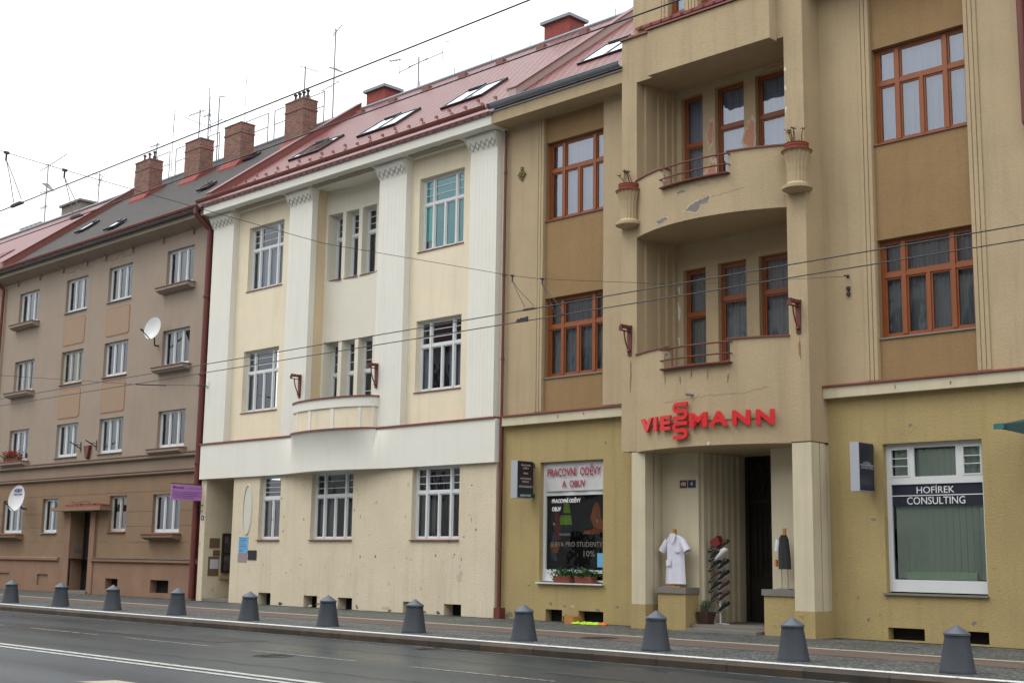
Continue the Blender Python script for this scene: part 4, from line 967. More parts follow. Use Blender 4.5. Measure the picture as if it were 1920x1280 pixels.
# passage in ground floor
MB().box(-35.72,-34.22,1.9,1.95,.1,3.7).build('passage_door', 'darkwood', wh)
MB().box(-35.72,-34.22,yg+.05,2.2,0,.09).build('passage_step', 'concrete', wh)
sc = MB().box(-35.715,-35.62,.50,.54,.85,2.05).box(-35.715,-35.62,1.0,1.04,.85,2.05).box(-35.715,-35.62,.54,1.0,2.0,2.05).box(-35.715,-35.62,.54,1.0,.85,.90).box(-35.715,-35.62,.54,1.0,1.42,1.45)
scr = thing('showcase', (-35.7, .77, .85), 'dark framed glass showcase on the passage wall of the cream house', 'showcase'); sc.build('frame', 'darkwood', scr)
MB().box(-35.715,-35.70,.54,1.0,.9,2.0).build('backing', 'mauve', scr); MB().quad((-35.635,.54,.9),(-35.635,1.0,.9),(-35.635,1.0,2.0),(-35.635,.54,2.0)).build('pane', 'glass', scr)
for a, b, c, d in ((.58,.72,1.75,1.95),(.76,.95,1.1,1.25),(.6,.8,1.2,1.35)): bx('notice', 'paper', scr, -35.70, -35.695, a, b, c, d)
bx('ledge', 'yellow', scr, -35.715, -35.6, .45, 1.05, .66, .78)
for i, (a, b, c, d, m_, lb) in enumerate(((.06,.42,1.60,1.90,'bronze','upper brown plate on the passage wall left of the showcase'), (.20,.44,1.36,1.54,'bronze','small brown plate in the middle of the passage wall plates'), (.04,.42,.76,1.34,'bronze','large brown plate low on the passage wall, with a paper notice over it'))):
    tag(MB().box(-35.717,-35.70,a,b,c,d).build('wall_plate', m_), lb, 'plate')
tag(MB().box(-35.70,-35.69,.10,.40,.97,1.26).build('paper_notice', 'paper'), 'white paper notice over the large brown plate in the passage', 'notice')
# oval relief, plates, blue notice
ov = MB(); n_ = 36
o1 = [(-33.43+.21*math.cos(2*math.pi*k/n_), 2.72+.72*math.sin(2*math.pi*k/n_)) for k in range(n_)]
o2 = [(-33.43+.25*math.cos(2*math.pi*k/n_), 2.72+.76*math.sin(2*math.pi*k/n_)) for k in range(n_)]
for k in range(n_):
    a, b, c, d = o1[k], o1[(k+1) % n_], o2[(k+1) % n_], o2[k]
    ov.quad((a[0],yg-.03,a[1]),(b[0],yg-.03,b[1]),(c[0],yg-.005,c[1]),(d[0],yg-.005,d[1])); ov.quad((a[0],yg-.03,a[1]),(a[0],yg-.004,a[1]),(b[0],yg-.004,b[1]),(b[0],yg-.03,b[1]))
ov.build('oval_moulding', 'cream_low', wh)
MB().quad(*[(x, yg-.003, z) for x, z in o1]).build('oval_panel', 'oval', wh)
t = thing('blue_notice', (-33.6, yg, 1.5), 'light blue notice board with dark lines of text below the oval niche', 'notice board')
bx('board', 'skyblue', t, -33.80, -33.33, yg-.012, yg-.001, 1.47, 1.93)
for k, (w_, h_) in enumerate(((.38,.02),(.36,.03),(.30,.02),(.34,.02),(.36,.03),(.40,.012),(.2,.03))): bx('text_line', 'blue', t, -33.76, -33.76+w_, yg-.016, yg-.012, 1.88-k*.06, 1.88-k*.06+h_*.6)
tag(MB().box(-33.82,-33.36,yg-.012,yg-.001,1.20,1.45).build('wall_plate', 'mauve'), 'mauve grey plate directly below the light blue notice', 'plate')
tag(MB().box(-33.31,-32.86,yg-.012,yg-.001,1.26,1.54).build('wall_plate', 'greycloth'), 'dark square plate right of the light blue notice', 'plate')
t = thing('house_number_plate', (-35.86, yg, 2.5), 'small blue number plate under the iron bracket at the corner of the cream house', 'house number')
bx('plate', 'plateblue', t, -35.93, -35.79, yg-.012, yg-.001, 2.44, 2.58); text('number', '1', 'whitetext', t, (-35.86,yg-.012,2.51), (1,0,0), (0,0,1), .03, .08, .002, 0, True)
pipe(wh, [(-22.82,-.10,12.0),(-22.82,-.10,.25)], .036, 'redpaint', ((-22.82,-.10,10.9),(-22.82,-.10,8.3),(-22.82,-.10,6.2),(-22.82,-.10,3.6),(-22.82,-.10,1.6)))
MB().box(-22.90,-22.70,-.19,.0,0,.25).build('pipe_foot', 'redpaint', wh)
MB().tube((-35.86,-.25,6.58),(-35.86,.0,6.58),.03).box(-35.93,-35.79,-.22,-.20,6.55,6.75).build('wall_hook', 'whiteframe', wh)
for i in range(26):
    rnd = random.Random(100+i); blob_patch('dirt_spot', 'baretan', wh, -33+rnd.random()*9.6, .9+rnd.random()*2.6, yg, .014+.02*rnd.random(), .02+.04*rnd.random(), 8, i, .0025)
# =============================================================== TORCH HOLDERS
def torch(x, y, z, label, s=1.):
    t = thing('flag_holder', (x, y, z), label, 'flag holder', 'red cast iron flag holders on the facades')
    MB().prism([(x-.045,z),(x+.045,z),(x+.065,z+.66),(x-.065,z+.66)], 'y', y-.03, y).build('back_plate', 'redpaint', t)
    mb = MB().box(x-.04, x+.04, y-.33, y-.03, z+.585, z+.62).box(x-.04, x+.04, y-.33, y-.30, z+.52, z+.585).box(x-.04, x+.04, y-.30, y-.03, z+.52, z+.535)
    for k in range(3): mb.lathe((x, y-.08-.10*k, z+.61), [(.036,0),(.042,.05),(.030,.05)], 10)
    mb.build('holder', 'redpaint', t)
    pts = [(x, y-.03-.17*math.cos(a*1.45), z+.52-.42*a) for a in (0,.2,.4,.6,.8,1.)]; MB().path(pts, .016).lathe((x,y-.05,z+.06),[(0,0),(.045,.03),(.02,.09)],8).build('scroll', 'redpaint', t)
torch(-18.34, YP-.001, 5.78, 'red iron flag holder on the left pier of the tan bay'); torch(-14.06, YP-.001, 5.80, 'red iron flag holder on the right pier of the tan bay')
torch(-30.98, -.213, 5.86, 'red iron flag holder on the pilaster left of the white bow balcony'); torch(-27.52, -.213, 5.86, 'red iron flag holder on the pilaster right of the white bow balcony')
# =============================================================== CORNER URNS WITH POTS
for x, lb in ((-18.30, 'left'), (-13.98, 'right')):
    mb = MB(); yc = YP-.02; nn = 16; i0 = 0
    prof = [(.02,8.60),(.20,8.62),(.30,8.66),(.30,8.72),(.22,8.76),(.19,8.80),(.19,9.0),(.215,9.2),(.27,9.40),(.29,9.42)]
    for r, z in prof:
        for k in range(nn*2):
            a = 2*math.pi*k/(nn*2); rr = r*(1-.10*(k % 2)) if 8.76 < z < 9.41 else r
            mb.v.append((x+rr*math.cos(a), yc-.06+rr*math.sin(a), z))
    for j in range(len(prof)-1):
        for k in range(nn*2): mb.f.append((j*nn*2+k, j*nn*2+(k+1) % (nn*2), (j+1)*nn*2+(k+1) % (nn*2), (j+1)*nn*2+k))
    mb.f.append(tuple(range((len(prof)-1)*nn*2, len(prof)*nn*2)))
    mb.build('corner_urn', 'tan', tan); MB().lathe((x,yc-.06,9.42),[(.30,0),(.31,.02),(.29,.035)],24).build('urn_rim', 'copper', tan)
    t = thing('flower_pot', (x, yc-.06, 9.46), 'round terracotta pot with dry stems on the %s urn of the tan bay' % lb, 'flower pot', 'terracotta pots on the urns of the bay')
    MB().lathe((x,yc-.06,9.456), [(.20,0),(.235,.03),(.225,.05),(.24,.08),(.23,.10),(.245,.13),(.22,.13)], 24).build('pot', 'terracotta', t, True)
    st = MB(); rnd = random.Random(int(x*-10))
    for k in range(7):
        p = Vector((x+rnd.uniform(-.13,.13), yc-.06+rnd.uniform(-.1,.1), 9.58)); lean = rnd.uniform(-.22,.08)
        q = p+Vector((lean*.5, rnd.uniform(-.05,.05), .16+.1*rnd.random())); e = q+Vector((lean*.5,0,.10)); st.path([p,q,e], .008, 5)
        for j in range(6):
            a = rnd.random()*6.28; st.tube(e, e+Vector((.07*math.cos(a), .07*math.sin(a), rnd.uniform(-.01,.05))), .007, 4, .003)
    st.build('dry_stems', 'twig', t)
    lf = MB()
    for k in range(60):
        p = Vector((x+rnd.gauss(0,.10), yc-.06+rnd.gauss(0,.08), 9.585+.03*rnd.random())); d = Vector((rnd.uniform(-1,1),rnd.uniform(-1,1),rnd.uniform(.0,1))).normalized()*.03; e = d.orthogonal().normalized()*.015
        lf.quad(p-e, p+d, p+e)
    lf.build('leaves', 'leafdull', t)

# =============================================================== TAUPE HOUSE (left)
gr = thing('taupe_house', (-43.8, 0, 0), 'plain taupe apartment house with ornamented brown ground floor and grey slate roof', 'apartment house')
GX0, GX1 = -51.35, -36.13
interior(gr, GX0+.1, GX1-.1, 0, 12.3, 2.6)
cols_ = ((-50.2,-48.53), (-46.28,-44.62), (-43.07,-41.4), (-39.11,-37.42))
uh = []
for z0, z1 in ((10.19,11.44), (7.50,8.72), (4.82,6.03)):
    for a, b in cols_: uh.append((a, b, z0, z1))
MB().wall(GX0, GX1, 4.62, 12.2, uh, 0, .2).build('upper_wall', 'grey', gr)
for i, h in enumerate(uh):
    side = (i % 4) in (0, 3)
    window(gr, *h, .11, 'cols3', 'greyframe' if i in (4, 5) else 'whiteframe', 'glass', 'curtain_dim' if i != 11 else None, None if side else ('copper' if 4 <= i < 8 else 'sill_grey'), .06, wy=0, cover=[.5,.8,.6,.7][i % 4])
gw = [(-50.3,-48.56,2.10,3.33), (-46.97,-45.75,2.10,3.33), (-42.0,-40.82,2.12,3.33), (-39.12,-37.44,2.08,3.31), (-44.53,-43.1,0,2.83,.48)]
MB().wall(GX0, GX1, 1.18, 4.05, [(a,b,max(c,1.18),d,*r) for a,b,c,d,*r in gw], 0, .2).build('ground_wall', 'brown', gr)
ch = [(-44.53,-43.1,0,1.2,.53), (-41.86,-41.02,.20,.56,.25), (-38.93,-37.80,.16,.57,.25), (-46.92,-46.06,.22,.62,.06), (-50.2,-49.2,.2,.62,.06)]
MB().wall(GX0, GX1, 0, 1.2, ch, -.05, .25).build('plinth', 'orange', gr)
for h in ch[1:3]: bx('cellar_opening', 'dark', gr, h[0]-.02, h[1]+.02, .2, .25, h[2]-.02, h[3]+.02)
for h in ch[3:]: bx('cellar_panel', 'brown', gr, h[0], h[1], .005, .02, h[2], h[3])
for i, h in enumerate(gw[:4]): window(gr, h[0], h[1], h[2], h[3], .11, 'cols3' if h[1]-h[0] > 1.5 else 'cols2', 'greyframe' if i == 2 else 'whiteframe', 'glass', 'curtain_dim', None if i in (0, 3) else ('copper' if i == 2 else 'sill_grey'), .06, wy=0, cover=.6)
def mould(z0, z1, o, material, x0=GX0, x1=GX1): MB().prism([(-o,z0+.03),(-o+.03,z0),(.0,z0),(.0,z1+.02),(-o,z1-.01)], 'x', x0, x1).build('moulding', material, gr)
MB().wall(GX0, GX1, 4.02, 4.64, [], -.03, .1).build('frieze', 'greydark', gr)
mould(4.47, 4.58, .16, 'greydark'); MB().box(GX0, GX1, -.18, 0, 4.585, 4.605).build('moulding_flashing', 'copper', gr)
mould(3.96, 4.05, .12, 'greydark'); MB().box(GX0, GX1, -.14, 0, 4.058, 4.078).build('moulding_flashing', 'copper', gr)
for a, b in ((GX0,-45.3), (-42.85,GX1)):
    mould(1.10, 1.22, .13, 'orange', a, b); 
MB().box(-42.8,GX1-.02,-.15,0,1.225,1.25).build('moulding_flashing', 'concrete', gr)
# spandrels (two columns), outlined
for a, b in cols_[1:3]:
    for z0, z1 in ((8.93,9.95), (6.22,7.30)):
        MB().prism([(a+.0,z0+.08),(a+.08,z0),(b-.10,z0),(b,z0+.08),(b,z1-.08),(b-.08,z1),(a+.08,z1),(a,z1-.08)], 'y', -.012, .0).build('spandrel_outline', 'redoutline', gr)
        MB().prism([(a+.03,z0+.09),(a+.1,z0+.03),(b-.12,z0+.03),(b-.03,z0+.09),(b-.03,z1-.09),(b-.1,z1-.03),(a+.1,z1-.03),(a+.03,z1-.09)], 'y', -.016, .0).build('spandrel', 'spandrel', gr)
    MB().path([(a,-.005,11.72),(a+.5,-.005,11.72),(a+.6,-.005,11.86),(a+.9,-.005,11.86),(a+1.0,-.005,11.72),(b+.2,-.005,11.72)], .012).build('lintel_line', 'spandrel', gr)
xs_ = [GX0]
for g_ in sorted(gw): xs_ += [g_[0]-.02, g_[1]+.02]
xs_.append(GX1)
for z_ in (3.42, 2.78, 2.30, 1.78):
    for a, b in (zip(xs_[::2], xs_[1::2]) if z_ < 3.4 else [(GX0, GX1)]):
        if b-a > .2: MB().box(a, b, -.007, .0, z_, z_+.045).build('wall_rib', 'brown', gr)
# planter shelves under the end windows
for (a, b, z) in ((-50.35,-48.35,10.19), (-39.25,-37.25,10.19), (-50.35,-48.35,7.5), (-39.25,-37.25,7.5), (-50.35,-48.35,4.82), (-39.25,-37.25,4.80), (-50.4,-48.4,2.08), (-39.25,-37.3,2.06)):
    MB().prism([(-.30,z-.05),(.0,z-.05),(.0,z-.22),(-.12,z-.22),(-.30,z-.14)], 'x', a, b).build('planter_shelf', 'grey' if z > 3 else 'brown', gr)
    MB().box(a-.02, b+.02, -.33, .1, z-.05, z-.025).build('shelf_flashing', 'copper', gr)
# eaves with brackets
MB().prism([(-.52,12.10),(-.52,12.27),(.05,12.27),(.05,11.95),(.0,11.95)], 'x', GX0-.4, GX1+.02).build('cornice', 'grey', gr)
mb = MB()
for x in (-50.4,-48.5,-46.6,-44.75,-43.35,-41.45,-39.4,-37.5):
    MB().prism([(0,11.78),(-.07,11.78),(-.10,11.86),(-.07,11.92),(-.20,11.98),(-.34,12.06),(0,12.06)], 'x', x-.05, x+.05).build('eave_bracket', 'grey', gr)
MB().prism([(-.58,12.275),(-.1,12.285),(-.1,12.31),(-.58,12.30)], 'x', GX0-.4, GX1).build('eave_flashing', 'steel', gr)
gutter(gr, GX0-.4, GX1-.05, -.66, 12.43, .085, 'gutter_red')
roofslab(gr, GX0, GX1-.1, 'roof_grey', ze=12.30)
MB().tube((GX0,5.6,17.17),(WX0,5.6,17.17),.07,8).build('ridge_cap', 'gutter_grey', gr)
skylight(gr, -48.8, -48.1, 1.4, 2.1, False, 0); skylight(gr, -44.2, -43.4, .25, .75, True, 0); skylight(gr, -39.9, -39.2, 1.45, 1.85, True, 0); skylight(gr, -40.7, -40.1, 3.8, 4.2, True, 0)
pipe(gr, [(-36.4,-.62,12.35),(-36.4,-.62,12.15),(-36.25,-.17,11.7),(-36.25,-.17,.05)], .095, 'redpaint', ((-36.25,-.17,9.5),(-36.25,-.17,7.0),(-36.25,-.17,4.2)))
bx('pipe_backing', 'redpaint', gr, -36.42, -36.13, -.07, .0, 0, 11.8)
pipe(gr, [(-51.6,-.5,12.1),(-51.5,-.12,11.8),(-51.5,-.12,0)], .06, 'redpaint')
# door recess and canopy
d_ = MB().box(-44.53,-43.1,.46,.52,.1,2.83).box(-44.5,-44.4,.42,.46,.1,2.8).box(-43.85,-43.78,.42,.46,.1,2.2).box(-44.4,-43.1,.42,.46,2.2,2.3).build('door', 'darkwood', gr); MB().box(-43.72,-43.2,.44,.458,1.2,2.1).build('pane', 'mauve', d_)
MB().box(-44.53,-43.0,-.15,.5,0,.10).build('door_step', 'concrete', gr)
for x0, x1 in ((-44.90,-44.53), (-43.1,-42.76)): MB().box(x0, x1, -.09, 0, 0, 2.82).build('door_surround', 'orange', gr)
MB().box(-45.3,-41.8,-.45,0,2.84,2.97).build('canopy', 'brown', gr)
cn = MB(); rnd = random.Random(5)
for k in range(14): 
    x = -44.4+k*.185; cn.box(x, x+.17, -.40, -.05, 2.975, 3.02+.06*rnd.random())
cn.build('canopy_tiles', 'brick_red', gr); MB().path([(-43.8,-.3,3.08),(-44.2,-.3,3.16),(-43.6,-.3,3.12),(-43.0,-.3,3.18),(-42.7,-.2,3.05)], .012).build('cable', 'black', gr)
bx('intercom', 'steel', gr, -44.528, -44.51, .12, .36, 1.42, 1.60)
# brick chimneys in a row
for i, (x0, x1, zt, cow) in enumerate(((-48.6,-47.45,17.28,3), (-44.75,-43.65,17.32,0), (-41.95,-40.85,17.32,0), (-38.05,-36.95,17.32,4))):
    c_ = MB().box(x0, x1, 3.75, 4.35, 15.0, zt).box(x0-.02, x1+.02, 3.73, 4.37, zt-.36, zt-.30).build('chimney', 'brick', gr)
    MB().box(x0-.02, x1+.02, 3.73, 4.37, zt, zt+.05).build('cap', 'brick', c_)
    MB().prism([(3.55,rz(3.55)-.05),(3.55,rz(3.55)+.05),(3.74,rz(3.74)+.16),(4.5,rz(4.5)+.12),(4.5,rz(4.5)-.1)], 'x', x0-.06, x1+.06).build('flashing', 'brick_red', c_)
    for k in range(cow):
        x = x0+.18+k*(x1-x0-.36)/max(1, cow-1)
        MB().tube((x,4.05,zt+.07),(x,4.05,zt+.22),.07,10).tube((x,4.05,zt+.22),(x,4.05,zt+.38),.04,10).lathe((x,4.05,zt+.38),[(.08,0),(.08,.02),(.02,.08)],10).build('cowl', 'iron', c_)
for x0, x1 in ((-49.6,-48.6), (-48.1,-46.4), (-45.6,-44.8), (-42.9,-41.4), (-40.97,-39.6), (-38.7,-37.85)):
    rl = MB()
    for x in (x0, x1): rl.tube((x,5.3,17.0),(x,5.3,18.2),.022)
    for z in (17.65, 18.2): rl.tube((x0,5.3,z),(x1,5.3,z),.018)
    rl.build('roof_walkway_railing', 'steel', gr)
# wall fittings between the first floor windows
for x, lb in ((-44.3,'small iron flag bracket left of the red shield'), (-43.15,'small iron flag bracket right of the red shield')):
    t = MB().tube((x,-.02,4.95),(x,-.02,5.3),.015).tube((x,0,5.05),(x-.05,-.42,5.28),.022).tube((x,-.02,5.18),(x-.03,-.3,5.20),.012).build('flag_bracket', 'iron'); tag(t, lb+' on the taupe house', 'flag bracket', 'flag brackets on the taupe house')
tag(MB().prism([(-43.9,5.12),(-43.5,5.14),(-43.6,4.72),(-43.68,4.66),(-43.76,4.72)], 'y', -.12, -.001).build('red_shield', 'redpaint'), 'dark red tapering metal shield between the first floor windows', 'shield')
# geraniums
t = thing('flower_box', (-49.3,-.2,4.82), 'red geraniums in a box under the lowest left window of the taupe house', 'flower box')
bx('box', 'terracotta', t, -49.95, -48.75, -.30, -.10, 4.80, 4.95)
for nm, m_, cnt, zz in (('leaves','leafdull',420,4.98), ('flowers','petal',300,5.06)):
    rnd = random.Random(len(nm)); lf = MB()
    for k in range(cnt):
        p = Vector((-49.35+rnd.gauss(0,.32), -.24+rnd.gauss(0,.09), zz+rnd.gauss(0,.075))); d = Vector((rnd.uniform(-1,1),rnd.uniform(-1,.3),rnd.uniform(-.6,1))).normalized()*.05; e = d.cross(Vector((rnd.random(),rnd.random(),.4))).normalized()*.03
        lf.quad(p-e, p+d-e*.3, p+d+e*.5, p+e)
    lf.build(nm, m_, t)
# satellite dishes
def dish(cx, cy, cz, rx, rz_, azim, label, arm_to, text_=None):
    t = thing('satellite_dish', (cx, cy, cz), label, 'satellite dish')
    n = Vector((math.sin(azim), -math.cos(azim), .28)).normalized(); rgt = n.cross(Vector((0,0,1))).normalized()*-1; u = rgt.cross(n)*-1
    if u.z < 0: u = -u
    mb = MB(); rings = 5; nn = 32; c0 = Vector((cx,cy,cz))
    for sd_ in (0, 1):
        b0_ = len(mb.v); mb.v.append(tuple(c0-n*(.09+.012*sd_)))
        for j in range(1, rings+1):
            f = j/rings
            for k in range(nn):
                a = 2*math.pi*k/nn; mb.v.append(tuple(c0+rgt*rx*f*math.cos(a)+u*rz_*f*math.sin(a)-n*(.09*(1-f*f)+.012*sd_)))
        for k in range(nn):
            mb.f.append((b0_, b0_+1+k, b0_+1+(k+1) % nn))
            for j in range(rings-1): q = b0_+1+j*nn; mb.f.append((q+k, q+nn+k, q+nn+(k+1) % nn, q+(k+1) % nn))
    mb.build('reflector', 'dish', t, True, 60)
    lnb = c0+n*.55-u*rz_*.75
    MB().tube(c0-u*rz_*.98, lnb, .016).tube(lnb, lnb-n*.12, .035, 8).build('feed_arm', 'iron', t)
    MB().tube(c0-n*.1, Vector(arm_to)+Vector((0,-.15,0)), .022).tube(Vector(arm_to)+Vector((0,-.15,0)), arm_to, .03).build('wall_mount', 'iron', t)
    if text_:
        text('dish_lettering', text_, 'blue', t, c0+u*rz_*.62-n*.035, rgt, u, rx*1.0, rz_*.24, .01, .03, True)
        text('dish_lettering', 'elektronik', 'blue', t, c0+u*rz_*.34-n*.055, rgt, u, rx*1.1, rz_*.10, .01, .01, True)
    return t
dish(-38.85, -.55, 8.73, .31, .40, R_(24), 'large white satellite dish on an arm at the upper right window of the taupe house', (-39.35, 0, 8.25))
dish(-47.85, -.62, 3.36, .32, .50, R_(32), 'white satellite dish with dark blue lettering in front of the ground floor left window', (-48.3, 0, 3.0), 'KBT')
# purple projecting sign
t = thing('purple_sign', (-36.0, -.5, 3.0), 'purple projecting sign board with small dark lettering at the corner of the cream house', 'sign')
bx('board', 'purple', t, -36.02, -35.99, -1.20, -.06, 3.03, 3.50)
text('lettering', 'Massage', 'purpletext', t, (-35.99,-1.15,3.36), (0,1,0), (0,0,1), .38, .09, .003, .015)
MB().box(-35.99,-35.986,-.62,-.12,3.39,3.40).box(-35.99,-35.986,-1.15,-.12,3.27,3.283).box(-35.99,-35.986,-1.15,-.25,3.21,3.225).box(-35.99,-35.986,-1.15,-.12,3.155,3.168).box(-35.99,-35.986,-1.10,-.4,3.10,3.112).build('text_line', 'purpletext', t)
MB().tube((-36.005,-1.22,3.53),(-36.005,-.0,3.53),.014).tube((-36.005,-.4,3.0),(-36.005,-.0,2.95),.010).path([(-35.95,-.18,2.98),(-35.95,-.18,2.62)],.012).path([(-36.05,-.18,2.90),(-35.8,-.18,2.90)],.012).path([(-36.02,-.18,2.72),(-35.82,-.18,2.72)],.010).build('bracket', 'iron', t)

# =============================================================== FAR LEFT HOUSE and NEXT HOUSE RIGHT
fl = thing('ochre_house', (-60, 0, 0), 'house at the left picture edge with dull red roof, mostly hidden', 'house')
MB().wall(-72, -51.36, 0, 12.2, [(-54.2,-52.6,10.1,11.4),(-54.2,-52.6,7.4,8.7),(-54.2,-52.6,4.7,6.0),(-54.2,-52.6,2.0,3.3)], 0, .2).build('wall', 'spandrel', fl)
for z in (2.0,4.7,7.4,10.1): window(fl, -54.2, -52.6, z, z+1.3, .12, 'cols3', 'whiteframe', 'glass', None, 'copper', .06, wy=0)
interior(fl, -72, -51.4, 0, 12.2, 2.6)
roofslab(fl, -72, -51.35, 'roof_sheet', ze=12.35); MB().prism([(-.60,12.42),(2.2,14.56),(2.2,14.60),(-.60,12.46)], 'x', -72, -56.0).build('roof_tiles', 'roof_old', fl)
MB().tube((-72,5.6,17.2),(-51.3,5.6,17.2),.07,8).build('ridge_cap', 'gutter_grey', fl)
gutter(fl, -72, -51.6, -.66, 12.43, .085, 'gutter_grey'); parapet(fl, -51.35, .25, 'gutter_red')
c_ = MB().box(-59.2,-57.3,5.75,6.6,15.5,17.75).build('chimney', 'concrete', fl); MB().box(-59.3,-57.2,5.65,6.7,17.75,17.85).build('cap', 'concrete', c_)
c_ = MB().box(-64.6,-62.2,6.0,7.0,15.5,17.5).build('chimney', 'concrete', fl)
for k in range(5): MB().box(-64.5+k*.48,-64.15+k*.48,6.1,6.9,17.5,17.68).build('cowl', 'gutter_grey', c_)
MB().tube((-51.35,5.3,17.25),(-51.35,5.3,17.62),.10,10).build('vent_pipe', 'dish', fl)
nx = thing('neighbour_house', (-8, 0, 0), 'brown edge of the next house at the right picture border', 'house')
MB().wall(TX1+.03, 2, 4.6, 14, [], -.0, .1).build('wall', 'tan_dark', nx); MB().wall(TX1+.03, 2, 0, 4.6, [], 0, .1).build('ground_wall', 'yellow', nx)
pipe(nx, [(-9.60,-.12,13.5),(-9.60,-.12,9.2),(-9.45,-.12,8.9)], .07, 'redpaint')
roofslab(nx, TX1+.03, 2, 'roof_red_bright', ye=-.5, ze=14.0, yr=5.6, zr=18.6)
aw = thing('awning', (-9.0,-1.3,3.5), 'tip of a dark green awning reaching in at the right edge', 'awning')
MB().quad((-9.80,-1.4,3.69),(-8.0,-1.4,3.78),(-8.0,0,4.2),(-9.80,0,3.82)).quad((-9.80,-1.4,3.64),(-8.0,-1.4,3.15),(-8.0,0,3.6),(-9.80,0,3.78)).quad((-9.80,-1.4,3.69),(-8.0,-1.4,3.78),(-8.0,-1.4,3.15),(-9.80,-1.4,3.64)).build('canvas', 'awning', aw)
MB().box(-9.84,-9.66,-1.43,-1.39,3.62,3.71).build('hem', 'awnhem', aw)

# =============================================================== ANTENNAS
def yagi(mb, c, direc, L, n, el=.3, vert=False, r=.015):
    c = Vector(c); d = Vector(direc).normalized(); e = Vector((0,0,1)) if vert else d.cross(Vector((0,0,1))).normalized()
    mb.tube(c-d*L*.3, c+d*L*.7, r)
    for k in range(n):
        p = c+d*L*(-.28+.96*k/max(1, n-1)); mb.tube(p-e*el*(.5-.02*k), p+e*el*(.5-.02*k), r*.7, 4)
def antenna(x, y, z0, z1, label, parts, r=.026):
    t = thing('antenna', (x, y, z0), label, 'antenna', 'aerials on the roofs')
    MB().tube((x,y,z0),(x,y,z1),r,8).build('mast', 'gutter_grey', t)
    mb = MB()
    for p in parts: yagi(mb, *p)
    mb.build('aerial', 'steel', t); return t
antenna(-37.45, 5.4, 17.0, 20.55, 'tallest antenna mast, behind the rightmost brick chimney', [((-37.45,5.4,20.4),(1,-.3,.1),.9,5,.25), ((-37.45,5.4,19.0),(1,-.4,-.5),1.6,12,.35), ((-37.45,5.4,18.4),(-1,.2,.05),1.4,3,.3)])
antenna(-37.5, 4.15, 17.3, 18.75, 'antenna standing on the rightmost brick chimney', [((-37.5,4.15,18.7),(1,-.2,-.45),1.6,6,.3), ((-37.5,4.15,17.6),(-1,.2,.1),1.0,4,.25)])
antenna(-32.95, 5.6, 17.1, 18.3, 'antenna with two wide arms on the ridge of the red roof', [((-32.95,5.6,18.1),(1,-.05,.0),1.9,2,.5,True), ((-32.95,5.6,18.1),(-1,.05,-.05),1.6,2,.5,True), ((-34.1,5.6,18.5),(-1,.2,.25),.9,5,.25), ((-31.6,5.6,18.5),(.8,-.6,-.4),.8,5,.25)])
antenna(-46.55, 5.4, 17.0, 19.6, 'antenna with two crossed aerials above the second chimney', [((-46.55,5.4,19.5),(-1,.1,.1),1.5,6,.3), ((-46.55,5.4,19.0),(-1,-.3,.5),1.3,6,.3)])
antenna(-45.85, 5.4, 17.0, 20.0, 'tall antenna with stacked rods left of the round white dish', [((-45.85,5.4,19.8),(.05,.05,-1),1.9,9,.35), ((-45.85,5.4,19.2),(-1,.2,.15),.9,4,.3)])
a_ = antenna(-44.95, 5.3, 17.0, 19.7, 'antenna mast carrying a small round white dish between two chimneys', [((-44.95,5.3,19.75),(1,-.3,-.35),1.3,6,.3), ((-44.95,5.3,18.7),(-1,.1,.05),1.2,2,.3)])
MB().lathe((0,0,0), [(0,0),(.15,.02),(.27,.09)], 20).build('dish', 'dish', a_)
for o in a_.children:
    if o.name.startswith('dish'): o.location = (0,-.1,2.75); o.rotation_euler = (R_(80), 0, R_(30))
antenna(-48.6, 5.4, 17.0, 19.75, 'thin rod antenna right of the leftmost brick chimney', [((-48.6,5.4,19.4),(.02,.02,1),.9,6,.25)], .015)
antenna(-49.9, 5.4, 17.0, 18.9, 'antenna behind the leftmost brick chimney', [((-49.9,5.4,18.8),(-1,.2,.15),1.3,5,.25)])
antenna(-43.2, 5.4, 17.0, 20.2, 'plain thin rod on the ridge behind the third brick chimney', [((-43.2,5.4,19.9),(0,0,1),.2,2,.05)], .012)
antenna(-55.3, 5.6, 17.1, 18.7, 'small antenna on the far left red roof', [((-55.3,5.6,18.6),(-1,.2,.3),1.5,6,.3), ((-55.3,5.6,18.2),(1,-.2,.4),.8,4,.3)])
antenna(-61.95, 6.2, 16.9, 20.6, 'tall antenna mast with four aerials at the far left', [((-61.95,6.2,20.5),(1,.1,.2),2.4,14,.5,True), ((-61.95,6.2,19.5),(1,-.3,-.4),3.0,16,.4), ((-61.95,6.2,19.2),(-1,.1,.1),1.4,4,.4), ((-61.95,6.2,18.4),(-1,.2,.1),1.3,5,.4)], .03)

# =============================================================== OVERHEAD WIRES
WY = ((-7.72, 'upper of the two near-wall trolley wires crossing the facades'), (-7.02, 'lower of the two near-wall trolley wires crossing the facades'), (-16.15, 'trolley wire crossing the sky from the left edge to the top middle'), (-15.42, 'trolley wire running in front of the roof ridge to the top of the tan bay'))
for yy, lb in WY:
    tag(MB().path([(-90,yy,5.33),(-60,yy,5.31),(-14.87,yy,5.30),(-5,yy,5.31),(10,yy,5.33)], .0085 if yy > -10 else .0065).build('trolley_wire', 'wire'), lb, 'trolley wire', 'trolley wires')
sp = [(-13.32,-.02,6.93),(-14.2,-4.0,6.25),(-14.87,-7.02,5.96),(-14.87,-7.72,5.90),(-14.87,-11.5,5.75),(-14.87,-15.42,5.95),(-14.87,-16.15,6.0),(-14.9,-24,7.0)]
tag(MB().path(sp, .0045).build('span_wire', 'wire'), 'thin span wire crossing the street and hooked to the right wing wall', 'span wire')
